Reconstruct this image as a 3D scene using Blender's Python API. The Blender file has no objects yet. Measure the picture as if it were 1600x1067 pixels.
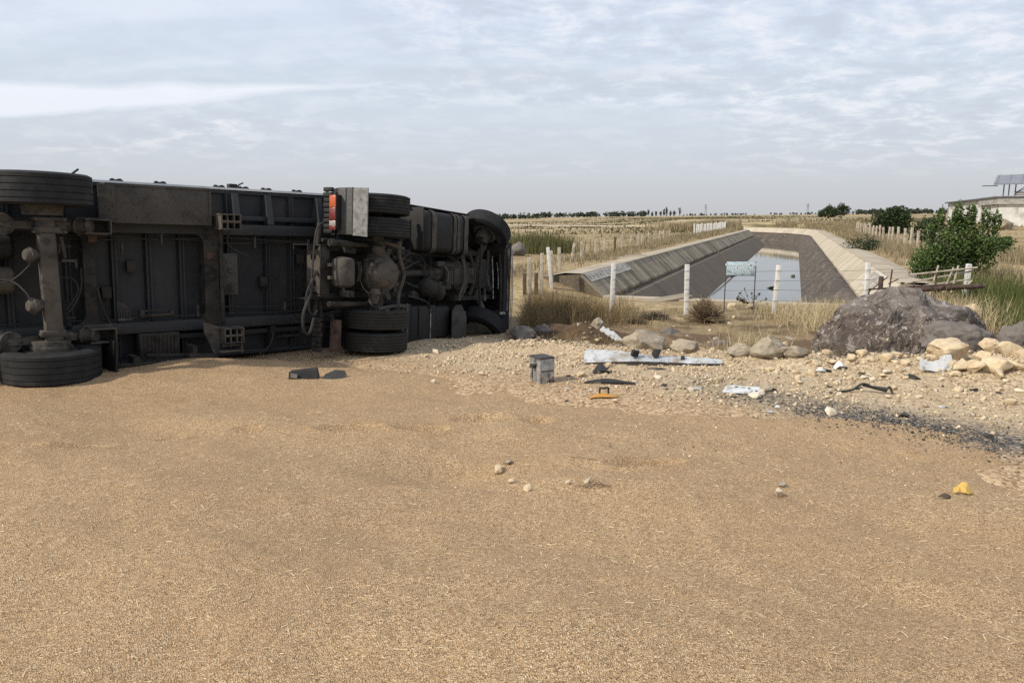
import bpy, bmesh, math, random
import numpy as np
from mathutils import Vector, Matrix, noise as mnoise
R = math.radians
random.seed(7); rng = np.random.default_rng(7)
scene = bpy.context.scene
col = scene.collection

# ------------------------------------------------------------------ camera, sky, sun, exposure
F, CAMH = 1155.0, 1.97
PITCH = math.atan((533.5 - 340) / F)
cam_data = bpy.data.cameras.new('camera')
cam_data.sensor_width = 36.0
cam_data.lens = 36.0 * F / 1600
cam_data.clip_end = 9000
cam = bpy.data.objects.new('camera', cam_data); col.objects.link(cam)
cam.location = (0, 0, CAMH)
cam.rotation_euler = (R(90) - PITCH, 0, 0)
scene.camera = cam

SUN_EL = 40.0
SUN_AZ = 243.0            # clockwise from +Y
world = bpy.data.worlds.new('World'); scene.world = world
world.use_nodes = True
wn, wl = world.node_tree.nodes, world.node_tree.links
wn.clear()
def WN(t, **k):
    n = wn.new(t)
    for a, b in k.items(): setattr(n, a, b)
    return n
def wmath(op, a, b=None, clamp=False):
    n = WN('ShaderNodeMath', operation=op); n.use_clamp = clamp
    for i, v in enumerate((a, b)):
        if v is None: continue
        if isinstance(v, (int, float)): n.inputs[i].default_value = v
        else: wl.new(v, n.inputs[i])
    return n.outputs[0]
def wramp(v, stops, interp='EASE'):
    n = WN('ShaderNodeValToRGB'); n.color_ramp.interpolation = interp
    e = n.color_ramp.elements
    while len(e) < len(stops): e.new(0.5)
    for el, (p, c) in zip(e, stops):
        el.position = p; el.color = (*c, 1) if not isinstance(c, (int, float)) else (c, c, c, 1)
    wl.new(v, n.inputs[0]); return n.outputs[0]
def wmix(f, a, b):
    n = WN('ShaderNodeMix', data_type='RGBA')
    if isinstance(f, (int, float)): n.inputs[0].default_value = f
    else: wl.new(f, n.inputs[0])
    for i, v in ((6, a), (7, b)):
        if isinstance(v, tuple): n.inputs[i].default_value = (*v, 1)
        else: wl.new(v, n.inputs[i])
    return n.outputs[2]
tc = WN('ShaderNodeTexCoord')
sep = WN('ShaderNodeSeparateXYZ'); wl.new(tc.outputs['Generated'], sep.inputs[0])
dx, dy, dz = sep.outputs
zc = wmath('MAXIMUM', dz, 0.0)
den = wmath('ADD', zc, 0.20)
pxx, pyy = wmath('DIVIDE', dx, den), wmath('DIVIDE', dy, den)
comb = WN('ShaderNodeCombineXYZ'); wl.new(pxx, comb.inputs[0]); wl.new(pyy, comb.inputs[1])
def wnoise(scale, detail, rough, sx=1, sy=1, rot=0, off=(0, 0, 0), dist=0.0):
    mp = WN('ShaderNodeMapping'); mp.inputs['Scale'].default_value = (sx, sy, 1)
    mp.inputs['Rotation'].default_value = (0, 0, rot); mp.inputs['Location'].default_value = off
    wl.new(comb.outputs[0], mp.inputs[0])
    n = WN('ShaderNodeTexNoise'); n.inputs['Scale'].default_value = scale
    n.inputs['Detail'].default_value = detail; n.inputs['Roughness'].default_value = rough
    n.inputs['Distortion'].default_value = dist
    wl.new(mp.outputs[0], n.inputs['Vector']); return n.outputs['Fac']
sky = WN('ShaderNodeTexSky', sky_type='NISHITA'); sky.sun_disc = False
sky.sun_elevation = R(SUN_EL); sky.sun_rotation = R(SUN_AZ)
sky.air_density = 1.2; sky.dust_density = 2.5
bg_sky = WN('ShaderNodeBackground'); bg_sky.inputs[1].default_value = 0.10
wl.new(sky.outputs[0], bg_sky.inputs[0])
# thin overcast: a grey veil, altocumulus puffs, long streaks
veil = wramp(zc, [(0.0, (.54, .545, .565)), (0.05, (.58, .615, .66)), (0.14, (.63, .70, .785)), (0.30, (.66, .735, .88)), (0.5, (.665, .75, .92)), (1, (.62, .70, .86))], 'LINEAR')
puff = wnoise(5.5, 11, 0.64, 1.0, 1.15, 0.25, (1.3, .4, 0), 0.25)
big0 = wnoise(0.9, 5, 0.5, 0.6, 1.5, 0.3, (3.1, 2.2, 0), 0.5)
big = wmath('ADD', big0, wmath('MULTIPLY', dx, 0.16))
streak = wnoise(1.5, 6, 0.52, 0.26, 2.0, 0.10, (7.0, 1.0, 0), 0.4)
puff_hi = wramp(puff, [(0.47, 0.0), (0.64, 1.0)])
puff_lo = wramp(puff, [(0.36, 1.0), (0.52, 0.0)])
big_m = wramp(big, [(0.40, 0.0), (0.60, 1.0)])
str_hi = wramp(streak, [(0.52, 0.0), (0.68, 1.0)])
str_lo = wramp(streak, [(0.34, 1.0), (0.50, 0.0)])
lowfade = wramp(zc, [(0.03, 0.0), (0.11, 1.0)])
midfade = wramp(zc, [(0.10, 0.0), (0.22, 1.0)])
c1 = wmix(wmath('MULTIPLY', wmath('MULTIPLY', str_lo, 0.75), midfade), veil, (.575, .625, .70))
c2 = wmix(wmath('MULTIPLY', wmath('MULTIPLY', str_hi, 0.50), midfade), c1, (.78, .83, .93))
c3 = wmix(wmath('MULTIPLY', wmath('MULTIPLY', puff_lo, wmath('ADD', wmath('MULTIPLY', big_m, 0.45), 0.2)), lowfade), c2, (.56, .60, .69))
c4 = wmix(wmath('MULTIPLY', wmath('MULTIPLY', puff_hi, wmath('ADD', wmath('MULTIPLY', big_m, 0.50), 0.12)), lowfade), c3, (.90, .90, .94))
# one long bright gap between two cloud sheets (low in the north-west)
az = wmath('ARCTAN2', dx, dy)
wob = wmath('MULTIPLY', wmath('SUBTRACT', wnoise(1.6, 4, .55, 1, 1.5), 0.5), 0.030)
elv = wmath('ADD', wmath('ARCSINE', dz), wob)
mid = wmath('ADD', wmath('MULTIPLY', az, 0.096), 0.183)
halfw = wmath('MULTIPLY', wmath('SUBTRACT', -0.12, az), 0.045)
gap = wmath('MULTIPLY', wmath('SUBTRACT', halfw, wmath('ABSOLUTE', wmath('SUBTRACT', elv, mid))), 130, True)
c5 = wmix(wmath('MULTIPLY', gap, 0.75), c4, (.88, .91, .98))
bg_cloud = WN('ShaderNodeBackground'); bg_cloud.inputs[1].default_value = 1.0
wl.new(c5, bg_cloud.inputs[0])
mixs = WN('ShaderNodeMixShader'); mixs.inputs[0].default_value = 0.93
wl.new(bg_sky.outputs[0], mixs.inputs[1]); wl.new(bg_cloud.outputs[0], mixs.inputs[2])
wo = WN('ShaderNodeOutputWorld'); wl.new(mixs.outputs[0], wo.inputs[0])

sun_d = bpy.data.lights.new('sun', 'SUN'); sun_d.energy = 3.8; sun_d.angle = R(2.0); sun_d.color = (1.0, .92, .79)
sun = bpy.data.objects.new('sun', sun_d); col.objects.link(sun)
sv = Vector((math.sin(R(SUN_AZ)) * math.cos(R(SUN_EL)), math.cos(R(SUN_AZ)) * math.cos(R(SUN_EL)), math.sin(R(SUN_EL))))
sun.rotation_euler = sv.to_track_quat('Z', 'Y').to_euler()
scene.cycles.use_denoising = False
vs = scene.view_settings
vs.view_transform = 'Standard'; vs.look = 'None'; vs.gamma = 1.0; vs.exposure = 0.12; vs.use_curve_mapping = False

# ------------------------------------------------------------------ materials
def newmat(name):
    m = bpy.data.materials.new(name); m.use_nodes = True
    nt = m.node_tree; nt.nodes.clear()
    out = nt.nodes.new('ShaderNodeOutputMaterial'); p = nt.nodes.new('ShaderNodeBsdfPrincipled')
    nt.links.new(p.outputs[0], out.inputs[0]); return m, nt, p
class NT:
    """small shorthand round a node tree"""
    def __init__(s, nt): s.nt = nt
    def n(s, t, **k):
        n = s.nt.nodes.new(t)
        for a, b in k.items(): setattr(n, a, b)
        return n
    def put(s, v, sock):
        if isinstance(v, (int, float)): sock.default_value = v
        elif isinstance(v, tuple): sock.default_value = (*v, 1) if len(v) == 3 and sock.type == 'RGBA' else v
        else: s.nt.links.new(v, sock)
    def coord(s, kind='Object', scale=(1, 1, 1)):
        t = s.n('ShaderNodeTexCoord'); m = s.n('ShaderNodeMapping'); m.inputs['Scale'].default_value = scale
        s.put(t.outputs[kind], m.inputs[0]); return m.outputs[0]
    def noise(s, vec, scale, detail=5, rough=.55, dist=0):
        n = s.n('ShaderNodeTexNoise'); s.put(vec, n.inputs['Vector']); n.inputs['Scale'].default_value = scale
        n.inputs['Detail'].default_value = detail; n.inputs['Roughness'].default_value = rough; n.inputs['Distortion'].default_value = dist
        return n.outputs['Fac']
    def voro(s, vec, scale, out='Color', feature='F1'):
        n = s.n('ShaderNodeTexVoronoi', feature=feature); s.put(vec, n.inputs['Vector']); n.inputs['Scale'].default_value = scale
        return n.outputs[out]
    def ramp(s, v, stops, interp='LINEAR'):
        n = s.n('ShaderNodeValToRGB'); n.color_ramp.interpolation = interp; e = n.color_ramp.elements
        while len(e) < len(stops): e.new(0.5)
        for el, (p, c) in zip(e, stops):
            el.position = p; el.color = (c, c, c, 1) if isinstance(c, (int, float)) else (*c, 1)
        s.put(v, n.inputs[0]); return n.outputs[0]
    def mix(s, f, a, b, blend='MIX'):
        n = s.n('ShaderNodeMix', data_type='RGBA', blend_type=blend)
        s.put(f, n.inputs[0]); s.put(a, n.inputs[6]); s.put(b, n.inputs[7]); return n.outputs[2]
    def math(s, op, a, b=0.0, clamp=False):
        n = s.n('ShaderNodeMath', operation=op); n.use_clamp = clamp
        s.put(a, n.inputs[0]); s.put(b, n.inputs[1]); return n.outputs[0]
    def bump(s, h, strength, dist, normal=None):
        n = s.n('ShaderNodeBump'); n.inputs['Strength'].default_value = strength; n.inputs['Distance'].default_value = dist
        s.put(h, n.inputs['Height'])
        if normal is not None: s.put(normal, n.inputs['Normal'])
        return n.outputs[0]
    def attr(s, name, out='Color'):
        n = s.n('ShaderNodeAttribute'); n.attribute_name = name; return n.outputs[out]
def mat(name, c1, c2, scale=4, rough=.75, bump=.3, bscale=30, metal=0.0, c3=None, s3=1.5, t3=(.5, .62), bdist=.01, spec=.4, detail=6, fine=None):
    """two-tone noise material, optional third tone in patches"""
    m, nt, p = newmat(name); g = NT(nt); v = g.coord()
    c = g.ramp(g.noise(v, scale, detail, .6), [(.3, c1), (.7, c2)])
    if c3: c = g.mix(g.ramp(g.noise(v, s3, 7, .62, .3), [(t3[0], 0.0), (t3[1], 1.0)]), c, c3)
    if fine: c = g.mix(g.ramp(g.noise(v, fine[0], 3), [(.55, 0.0), (.7, fine[1])]), c, fine[2])
    g.put(c, p.inputs['Base Color']); p.inputs['Roughness'].default_value = rough
    p.inputs['Metallic'].default_value = metal; p.inputs['Specular IOR Level'].default_value = spec
    if bump: g.put(g.bump(g.noise(v, bscale, 6, .65), bump, bdist), p.inputs['Normal'])
    return m
DUST = (.085, .068, .050)
m_tyre = mat('tyre_rubber', (0.0130, 0.0136, 0.0142), (0.0242, 0.0247, 0.0247), 6, .82, .25, 60, c3=(0.0421, 0.0382, 0.0326), s3=3, t3=(.52, .72), spec=.3)
m_tyre_dusty = mat('dusty_tyre_rubber', (0.0234, 0.0223, 0.0206), (0.0386, 0.0358, 0.0319), 6, .9, .25, 60, spec=.2)
m_tyre_front = m_tyre
m_rim = mat('rim_paint', (0.1500, 0.1425, 0.1275), (0.2700, 0.2550, 0.2250), 8, .6, .2, 40, metal=.3, c3=(0.0750, 0.0600, 0.0450))
m_under = mat('dusty_chassis', (0.0278, 0.0253, 0.0223), (0.0549, 0.0477, 0.0396), 3.5, .85, .3, 45, c3=(0.0171, 0.0160, 0.0150), s3=5, spec=.25)
m_under_l = mat('dusty_axle', (0.0682, 0.0600, 0.0506), (0.1132, 0.0990, 0.0816), 4, .88, .3, 45, c3=(0.0460, 0.0419, 0.0366), s3=6, spec=.2)
m_cast = mat('dusty_cast_iron', (0.0470, 0.0426, 0.0370), (0.0886, 0.0779, 0.0643), 6, .8, .35, 55, c3=(0.0241, 0.0222, 0.0198), s3=7, spec=.3)
m_black = mat('black_frame_paint', (0.0072, 0.0072, 0.0072), (0.0175, 0.0162, 0.0149), 4, .7, .25, 40, c3=(0.0313, 0.0275, 0.0233), s3=3, t3=(.55, .75))
m_trail = mat('trailer_grey_paint', (0.0194, 0.0211, 0.0233), (0.0319, 0.0341, 0.0363), 1.5, .62, .12, 40, c3=(0.0362, 0.0345, 0.0310), s3=1.2, t3=(.55, .8))
m_trail_in = mat('trailer_floor_paint', (.0140, .0160, .0190), (.0230, .0260, .0290), 1.6, .6, .12, 30, c3=(.044, .038, .030), s3=1.6, t3=(.48, .70), fine=(9, .5, (.010, .010, .011)))
m_white_p = mat('white_vehicle_paint', (.55, .56, .56), (.68, .69, .68), 3, .45, .1, 30, c3=(.42, .39, .34), s3=4, t3=(.55, .75))
m_box = mat('dusty_box_paint', (0.0492, 0.0439, 0.0371), (0.0754, 0.0673, 0.0567), 2.2, .8, .15, 50, c3=(0.0267, 0.0247, 0.0218), s3=2.5, t3=(.52, .66), fine=(28, .8, (0.0133, 0.0124, 0.0115)))
m_flap = mat('grey_mudguard_plastic', (0.0624, 0.0598, 0.0556), (0.0917, 0.0880, 0.0812), 3, .7, .15, 60, fine=(22, .5, (0.1628, 0.1575, 0.1522)))
m_flap_s = mat('scratched_mudguard_plastic', (.10, .098, .092), (.30, .29, .27), 14, .75, .2, 40)
m_amber = mat('amber_lens', (.42, .085, .025), (.52, .13, .04), 8, .25, 0, c3=(.5, .1, .03), spec=.6)
m_red = mat('red_lens', (.13, .022, .017), (.18, .035, .027), 8, .3, 0, spec=.6)
m_clear = mat('clear_lens', (.30, .25, .23), (.42, .38, .36), 8, .25, 0, spec=.6)
m_rust = mat('rusty_steel', (0.0615, 0.0370, 0.0262), (0.1176, 0.0735, 0.0539), 9, .9, .4, 60, c3=(0.0324, 0.0251, 0.0216), s3=8)
m_hose = mat('rubber_hose', (0.0162, 0.0154, 0.0146), (0.0371, 0.0340, 0.0301), 9, .7, 0)
m_glass = mat('dark_window_glass', (.01, .012, .014), (.02, .022, .025), 3, .08, 0, spec=.6)
m_conc_post = mat('whitewashed_concrete', (.50, .48, .44), (.70, .68, .63), 9, .9, .3, 60, c3=(.33, .30, .26), s3=6, t3=(.55, .75))
m_wood_post = mat('weathered_post', (.33, .28, .21), (.50, .44, .35), 9, .9, .3, 60, c3=(.16, .125, .09), s3=5, t3=(.5, .7))
m_dark_post = mat('dark_wood_post', (.06, .045, .03), (.12, .09, .06), 9, .9, .3, 60)
m_wire = mat('galvanised_wire', (.10, .09, .08), (.18, .17, .15), 9, .6, 0, metal=.5)
m_lime = mat('limestone', (.50, .39, .245), (.66, .54, .37), 5, .92, .5, 25, c3=(.40, .29, .17), s3=3, t3=(.5, .7), bdist=.02)
m_lime_pale = mat('pale_limestone', (.60, .51, .38), (.72, .64, .50), 5, .92, .5, 25, c3=(.45, .35, .23), s3=4, t3=(.55, .72), bdist=.02)
m_lime_grey = mat('grey_fieldstone', (.27, .225, .165), (.41, .345, .255), 4, .93, .5, 20, c3=(.17, .15, .125), s3=3, t3=(.5, .68), bdist=.02)
m_asph_lump = mat('asphalt_lump', (.03, .03, .03), (.08, .075, .07), 8, .9, .5, 30)
m_rim_pale = mat('pale_rim_paint', (.24, .23, .21), (.42, .40, .36), 8, .6, .2, 40, c3=(.12, .10, .08))
m_basalt_s = mat('smooth_basalt', (.125, .108, .095), (.20, .175, .152), 2.5, .85, .4, 18, c3=(.085, .074, .068), s3=2, t3=(.5, .7), bdist=.03)
m_plasw = mat('white_panel_plastic', (.52, .53, .52), (.68, .69, .69), 3, .5, .1, 30, c3=(.36, .31, .24), s3=6, t3=(.48, .64), fine=(16, .7, (.15, .14, .13)))
m_plasg = mat('pale_grey_plastic', (.34, .355, .365), (.54, .56, .57), 3, .5, .1, 30, c3=(.27, .225, .165), s3=5, t3=(.48, .64), fine=(14, .6, (.12, .11, .1)))
m_plasb = mat('black_plastic', (.014, .014, .014), (.035, .033, .030), 6, .6, .2, 40, c3=(.10, .085, .065), s3=5, t3=(.6, .75))
m_orange = mat('orange_plastic', (.42, .20, .035), (.60, .30, .06), 6, .6, .2, 40, c3=(.3, .2, .09), s3=6)
m_yellow = mat('yellow_plastic', (.45, .28, .06), (.62, .42, .10), 6, .5, .2, 40, c3=(.3, .2, .05), s3=12)
m_alu = mat('scratched_aluminium', (.20, .195, .185), (.62, .61, .58), 5, .55, .25, 12, metal=.35, c3=(.07, .065, .06), s3=6, t3=(.46, .62), bdist=.02)
m_batt = mat('black_battery_case', (.025, .024, .023), (.06, .055, .05), 6, .6, .2, 40)
m_sign = mat('pale_blue_sign_paint', (.40, .54, .58), (.52, .64, .67), 6, .7, .1, 30, c3=(.27, .36, .39), s3=9)
m_letter = mat('white_lettering', (.70, .73, .74), (.80, .82, .82), 20, .7, 0)
m_twig = mat('dry_twig', (.14, .10, .06), (.24, .175, .105), 9, .95, 0)
m_twig_dk = mat('dark_twig', (.055, .043, .03), (.10, .08, .055), 9, .95, 0)
m_bark = mat('bark', (.11, .09, .07), (.2, .17, .13), 9, .95, .4, 40)
m_block = mat('whitewashed_block_wall', (.52, .51, .47), (.74, .72, .67), 1.2, .9, .25, 12, c3=(.30, .28, .24), s3=.8, t3=(.52, .7), bdist=.02)
m_conc_band = mat('concrete_parapet', (.30, .29, .26), (.43, .41, .37), 1.5, .9, .25, 12, c3=(.22, .21, .18), s3=1)
m_roof = mat('sheet_roof_metal', (.20, .21, .23), (.27, .28, .30), 1, .5, .05, 10, metal=.4)
m_steel = mat('painted_steel_post', (.05, .05, .055), (.1, .1, .1), 4, .6, 0)
m_door = mat('white_door', (.68, .67, .63), (.75, .74, .7), 2, .6, .1, 10)
m_paintpatch = mat('white_slogan_paint', (.40, .375, .32), (.54, .51, .45), 4, .9, .1, 20, c3=(.36, .33, .28), s3=5, t3=(.55, .68))
m_slogan = mat('faded_black_paint', (.17, .15, .12), (.36, .32, .27), 9, .9, 0)

def leafmat(name, c1, c2, rough=.6, trans=0.25):
    m, nt, p = newmat(name); g = NT(nt)
    c = g.ramp(g.attr('shade', 'Fac'), [(0.0, c1), (1.0, c2)])
    g.put(c, p.inputs['Base Color']); p.inputs['Roughness'].default_value = rough; p.inputs['Specular IOR Level'].default_value = .25
    if trans:
        t = g.n('ShaderNodeBsdfTranslucent'); g.put(c, t.inputs[0]); mx = g.n('ShaderNodeMixShader'); mx.inputs[0].default_value = trans
        g.put(p.outputs[0], mx.inputs[1]); g.put(t.outputs[0], mx.inputs[2])
        out = [n for n in nt.nodes if n.type == 'OUTPUT_MATERIAL'][0]; g.put(mx.outputs[0], out.inputs[0])
    return m
m_leaf = leafmat('broad_leaf', (.030, .062, .014), (.15, .215, .062), .6, .35)
m_leaf_dk = leafmat('dark_leaf', (.025, .042, .016), (.065, .09, .035))
m_leaf_far = leafmat('far_foliage', (.035, .045, .030), (.06, .072, .045), trans=0)
m_leaf_yel = leafmat('yellow_green_leaf', (.10, .11, .02), (.24, .23, .05))
m_dry = leafmat('dry_grass_blade', (.14, .11, .06), (.42, .345, .215), .8)
m_scrub = leafmat('field_scrub_blade', (.055, .058, .028), (.20, .165, .085), .8)
m_dry_pale = leafmat('pale_straw_blade', (.36, .28, .15), (.62, .52, .33), .8)
m_brush = leafmat('brown_brush_blade', (.13, .09, .045), (.33, .245, .13), .8)
m_green = leafmat('green_grass_blade', (.06, .08, .022), (.17, .185, .06), .7)
m_reed = leafmat('reed_blade', (.05, .06, .022), (.19, .17, .07), .8)
m_straw = leafmat('chaff_straw', (.48, .36, .19), (.80, .68, .44), .7, 0)
m_grain_bits = leafmat('pebble_tone', (.24, .18, .11), (.70, .57, .40), .92, 0)
m_rubble = leafmat('rubble_tone', (.11, .085, .06), (.46, .37, .25), .92, 0)
m_asph_bits = leafmat('asphalt_tone', (.025, .025, .026), (.16, .15, .14), .9, 0)

# ------------------------------------------------------------------ object helpers
def tag(o, label=None, cat=None, group=None, kind=None):
    if label: o['label'] = label
    if cat: o['category'] = cat
    if group: o['group'] = group
    if kind: o['kind'] = kind
    return o
def empty(name, loc=(0, 0, 0), rot=(0, 0, 0)):
    o = bpy.data.objects.new(name, None); col.objects.link(o); o.location = loc; o.rotation_euler = rot
    o.empty_display_size = .2; return o
class B:
    """collects shapes in one bmesh; build() links them as one object"""
    def __init__(s): s.bm = bmesh.new()
    def _xf(s, vs, M):
        bmesh.ops.transform(s.bm, matrix=M, verts=vs)
    def box(s, c, size, rot=(0, 0, 0), bev=0.0, taper=None):
        r = bmesh.ops.create_cube(s.bm, size=1.0); vs = r['verts']
        if taper:
            for v in vs:
                if v.co.z > 0: v.co.x *= taper[0]; v.co.y *= taper[1]
        M = Matrix.Translation(c) @ Matrix(((1, 0, 0), (0, 1, 0), (0, 0, 1))).to_4x4()
        from mathutils import Euler
        M = Matrix.Translation(c) @ Euler(rot).to_matrix().to_4x4() @ Matrix.Diagonal((*size, 1))
        s._xf(vs, M)
        if bev:
            es = list({e for v in vs for e in v.link_edges})
            bmesh.ops.bevel(s.bm, geom=es, offset=bev, segments=2, affect='EDGES', profile=.5)
        return s
    def cyl(s, p0, p1, r, r2=None, n=20, cap=True):
        p0, p1 = Vector(p0), Vector(p1); d = p1 - p0
        q = bmesh.ops.create_cone(s.bm, cap_ends=cap, segments=n, radius1=r, radius2=r if r2 is None else r2, depth=d.length)
        s._xf(q['verts'], Matrix.Translation((p0 + p1) / 2) @ d.to_track_quat('Z', 'Y').to_matrix().to_4x4()); return s
    def lathe(s, prof, p0, axis, n=40, close=False):
        """prof: (radius, height along axis from p0)"""
        q = Vector(axis).to_track_quat('Z', 'Y').to_matrix().to_4x4(); M = Matrix.Translation(p0) @ q
        rings = []
        for r, h in prof:
            rings.append([s.bm.verts.new(M @ Vector((r * math.cos(a), r * math.sin(a), h))) for a in [2 * math.pi * k / n for k in range(n)]])
        m = len(rings)
        for i in range(m if close else m - 1):
            a, b = rings[i], rings[(i + 1) % m]
            for k in range(n):
                s.bm.faces.new((a[k], a[(k + 1) % n], b[(k + 1) % n], b[k]))
        if not close:
            for rr in (rings[0], rings[-1]):
                if prof[0][0] > 1e-4:
                    try: s.bm.faces.new(rr)
                    except ValueError: pass
        return s
    def tube(s, pts, r, n=8, smooth=True):
        pts = [Vector(p) for p in pts]
        if smooth and len(pts) > 2:
            out = []
            P = [pts[0] * 2 - pts[1]] + pts + [pts[-1] * 2 - pts[-2]]
            for i in range(1, len(P) - 2):
                for k in range(5):
                    t = k / 5; a, b, c, d = P[i - 1], P[i], P[i + 1], P[i + 2]
                    out.append(.5 * ((2 * b) + (c - a) * t + (2 * a - 5 * b + 4 * c - d) * t * t + (3 * b - a - 3 * c + d) * t ** 3))
            out.append(pts[-1]); pts = out
        rings = []; up = None
        for i, p in enumerate(pts):
            d = (pts[min(i + 1, len(pts) - 1)] - pts[max(i - 1, 0)]).normalized()
            if up is None: up = d.orthogonal().normalized()
            up = (up - d * up.dot(d)).normalized(); sd = d.cross(up)
            rr = r[i * len(r) // len(pts)] if isinstance(r, (list, tuple)) else r
            rings.append([s.bm.verts.new(p + (up * math.cos(a) + sd * math.sin(a)) * rr) for a in [2 * math.pi * k / n for k in range(n)]])
        for a, b in zip(rings, rings[1:]):
            for k in range(n): s.bm.faces.new((a[k], a[(k + 1) % n], b[(k + 1) % n], b[k]))
        for rr in (rings[0][::-1], rings[-1]): s.bm.faces.new(rr)
        return s
    def prism(s, poly, d):
        """closed polygon (3-D points) extruded by vector d"""
        d = Vector(d); a = [s.bm.verts.new(Vector(p)) for p in poly]; b = [s.bm.verts.new(Vector(p) + d) for p in poly]
        n = len(a); s.bm.faces.new(a); s.bm.faces.new(b[::-1])
        for k in range(n): s.bm.faces.new((a[k], b[k], b[(k + 1) % n], a[(k + 1) % n]))
        return s
    def strip(s, a, b, th):
        """ribbon between two point rows, thickened along th"""
        th = Vector(th); va = [s.bm.verts.new(Vector(p)) for p in a]; vb = [s.bm.verts.new(Vector(p)) for p in b]
        wa = [s.bm.verts.new(Vector(p) + th) for p in a]; wb = [s.bm.verts.new(Vector(p) + th) for p in b]
        n = len(va)
        for i in range(n - 1):
            for q in ((va[i], va[i + 1], vb[i + 1], vb[i]), (wa[i], wb[i], wb[i + 1], wa[i + 1]), (va[i], wa[i], wa[i + 1], va[i + 1]), (vb[i], vb[i + 1], wb[i + 1], wb[i])): s.bm.faces.new(q)
        for i in (0, n - 1): s.bm.faces.new((va[i], vb[i], wb[i], wa[i]))
        return s
    def hull(s, pts):
        vs = [s.bm.verts.new(Vector(p)) for p in pts]
        g = bmesh.ops.convex_hull(s.bm, input=vs)
        bad = [v for v in g['geom_interior'] if isinstance(v, bmesh.types.BMVert)] + [v for v in g['geom_unused'] if isinstance(v, bmesh.types.BMVert)]
        if bad: bmesh.ops.delete(s.bm, geom=list(set(bad)), context='VERTS')
        return s
    def mesh(s, name, sharp=35, flat=False):
        bmesh.ops.recalc_face_normals(s.bm, faces=s.bm.faces[:])
        if not flat:
            for f in s.bm.faces: f.smooth = True
            for e in s.bm.edges:
                if len(e.link_faces) == 2 and e.calc_face_angle(0) > R(sharp): e.smooth = False
        me = bpy.data.meshes.new(name); s.bm.to_mesh(me); s.bm.free(); return me
    def build(s, name, m, parent=None, label=None, sharp=35, flat=False):
        me = s.mesh(name, sharp, flat)
        me.materials.append(m)
        o = bpy.data.objects.new(name, me); col.objects.link(o)
        if parent: o.parent = parent
        if label: o['label'] = label
        return o
def np_mesh(name, verts, faces, m, attrs=None, smooth=False):
    """verts (n,3); faces (k,3) or (k,4) ints"""
    me = bpy.data.meshes.new(name); verts = np.asarray(verts, np.float32); faces = np.asarray(faces, np.int32)
    k = faces.shape[1]
    me.vertices.add(len(verts)); me.vertices.foreach_set('co', verts.ravel())
    me.loops.add(faces.size); me.loops.foreach_set('vertex_index', faces.ravel())
    me.polygons.add(len(faces)); me.polygons.foreach_set('loop_start', np.arange(0, faces.size, k, dtype=np.int32))
    me.polygons.foreach_set('loop_total', np.full(len(faces), k, np.int32))
    if smooth: me.polygons.foreach_set('use_smooth', np.ones(len(faces), bool))
    me.update(calc_edges=True); me.validate()
    for an, av in (attrs or {}).items():
        av = np.asarray(av, np.float32)
        if av.ndim == 1:
            a = me.attributes.new(an, 'FLOAT', 'POINT'); a.data.foreach_set('value', av)
        else:
            a = me.attributes.new(an, 'FLOAT_COLOR', 'POINT'); a.data.foreach_set('color', av.ravel())
    me.materials.append(m)
    o = bpy.data.objects.new(name, me); col.objects.link(o); return o

# ------------------------------------------------------------------ terrain functions
def _h(ix, iy, seed):
    n = (ix * 374761393 + iy * 668265263 + seed * 974634533) & 0xffffffff
    n = ((n ^ (n >> 13)) * 1274126177) & 0xffffffff
    return ((n ^ (n >> 16)) & 0xffff) / 65535.0
def vnoise(x, y, seed=0):
    x = np.asarray(x, float); y = np.asarray(y, float)
    ix = np.floor(x).astype(np.int64); iy = np.floor(y).astype(np.int64); fx = x - ix; fy = y - iy
    fx = fx * fx * (3 - 2 * fx); fy = fy * fy * (3 - 2 * fy)
    a, b, c, d = _h(ix, iy, seed), _h(ix + 1, iy, seed), _h(ix, iy + 1, seed), _h(ix + 1, iy + 1, seed)
    return (a + (b - a) * fx) * (1 - fy) + (c + (d - c) * fx) * fy
def fbm(x, y, seed=0, o=4):
    s = 0; a = .5; t = 0
    for k in range(o):
        s = s + a * vnoise(x * 2 ** k, y * 2 ** k, seed + k * 17); t += a; a *= .5
    return s / t
def sstep(a, b, x):
    t = np.clip((np.asarray(x, float) - a) / (b - a), 0, 1); return t * t * (3 - 2 * t)
# canal centre line
CD = np.array([.355, .935]); CD /= np.linalg.norm(CD)
C0 = np.array([10.85, 33.2]) - CD * 13.6
cpts = []; L0 = 84.0
for s_ in np.arange(0, L0, 2.0): cpts.append(C0 + CD * s_)
ang = math.atan2(CD[1], CD[0]); p_ = C0 + CD * L0; RAD = 46.0; TURN = R(70)
for k in range(22):
    cpts.append(p_.copy()); ang += TURN / 22; p_ = p_ + np.array([math.cos(ang), math.sin(ang)]) * (RAD * TURN / 22)
for k in range(40):
    cpts.append(p_.copy()); p_ = p_ + np.array([math.cos(ang), math.sin(ang)]) * 2.5
cpts = np.array(cpts)
ct = np.gradient(cpts, axis=0); ct /= np.linalg.norm(ct, axis=1)[:, None]
cn = np.stack([ct[:, 1], -ct[:, 0]], 1)            # to the right of the flow
cs = np.concatenate([[0], np.cumsum(np.linalg.norm(np.diff(cpts, axis=0), axis=1))])
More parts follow.
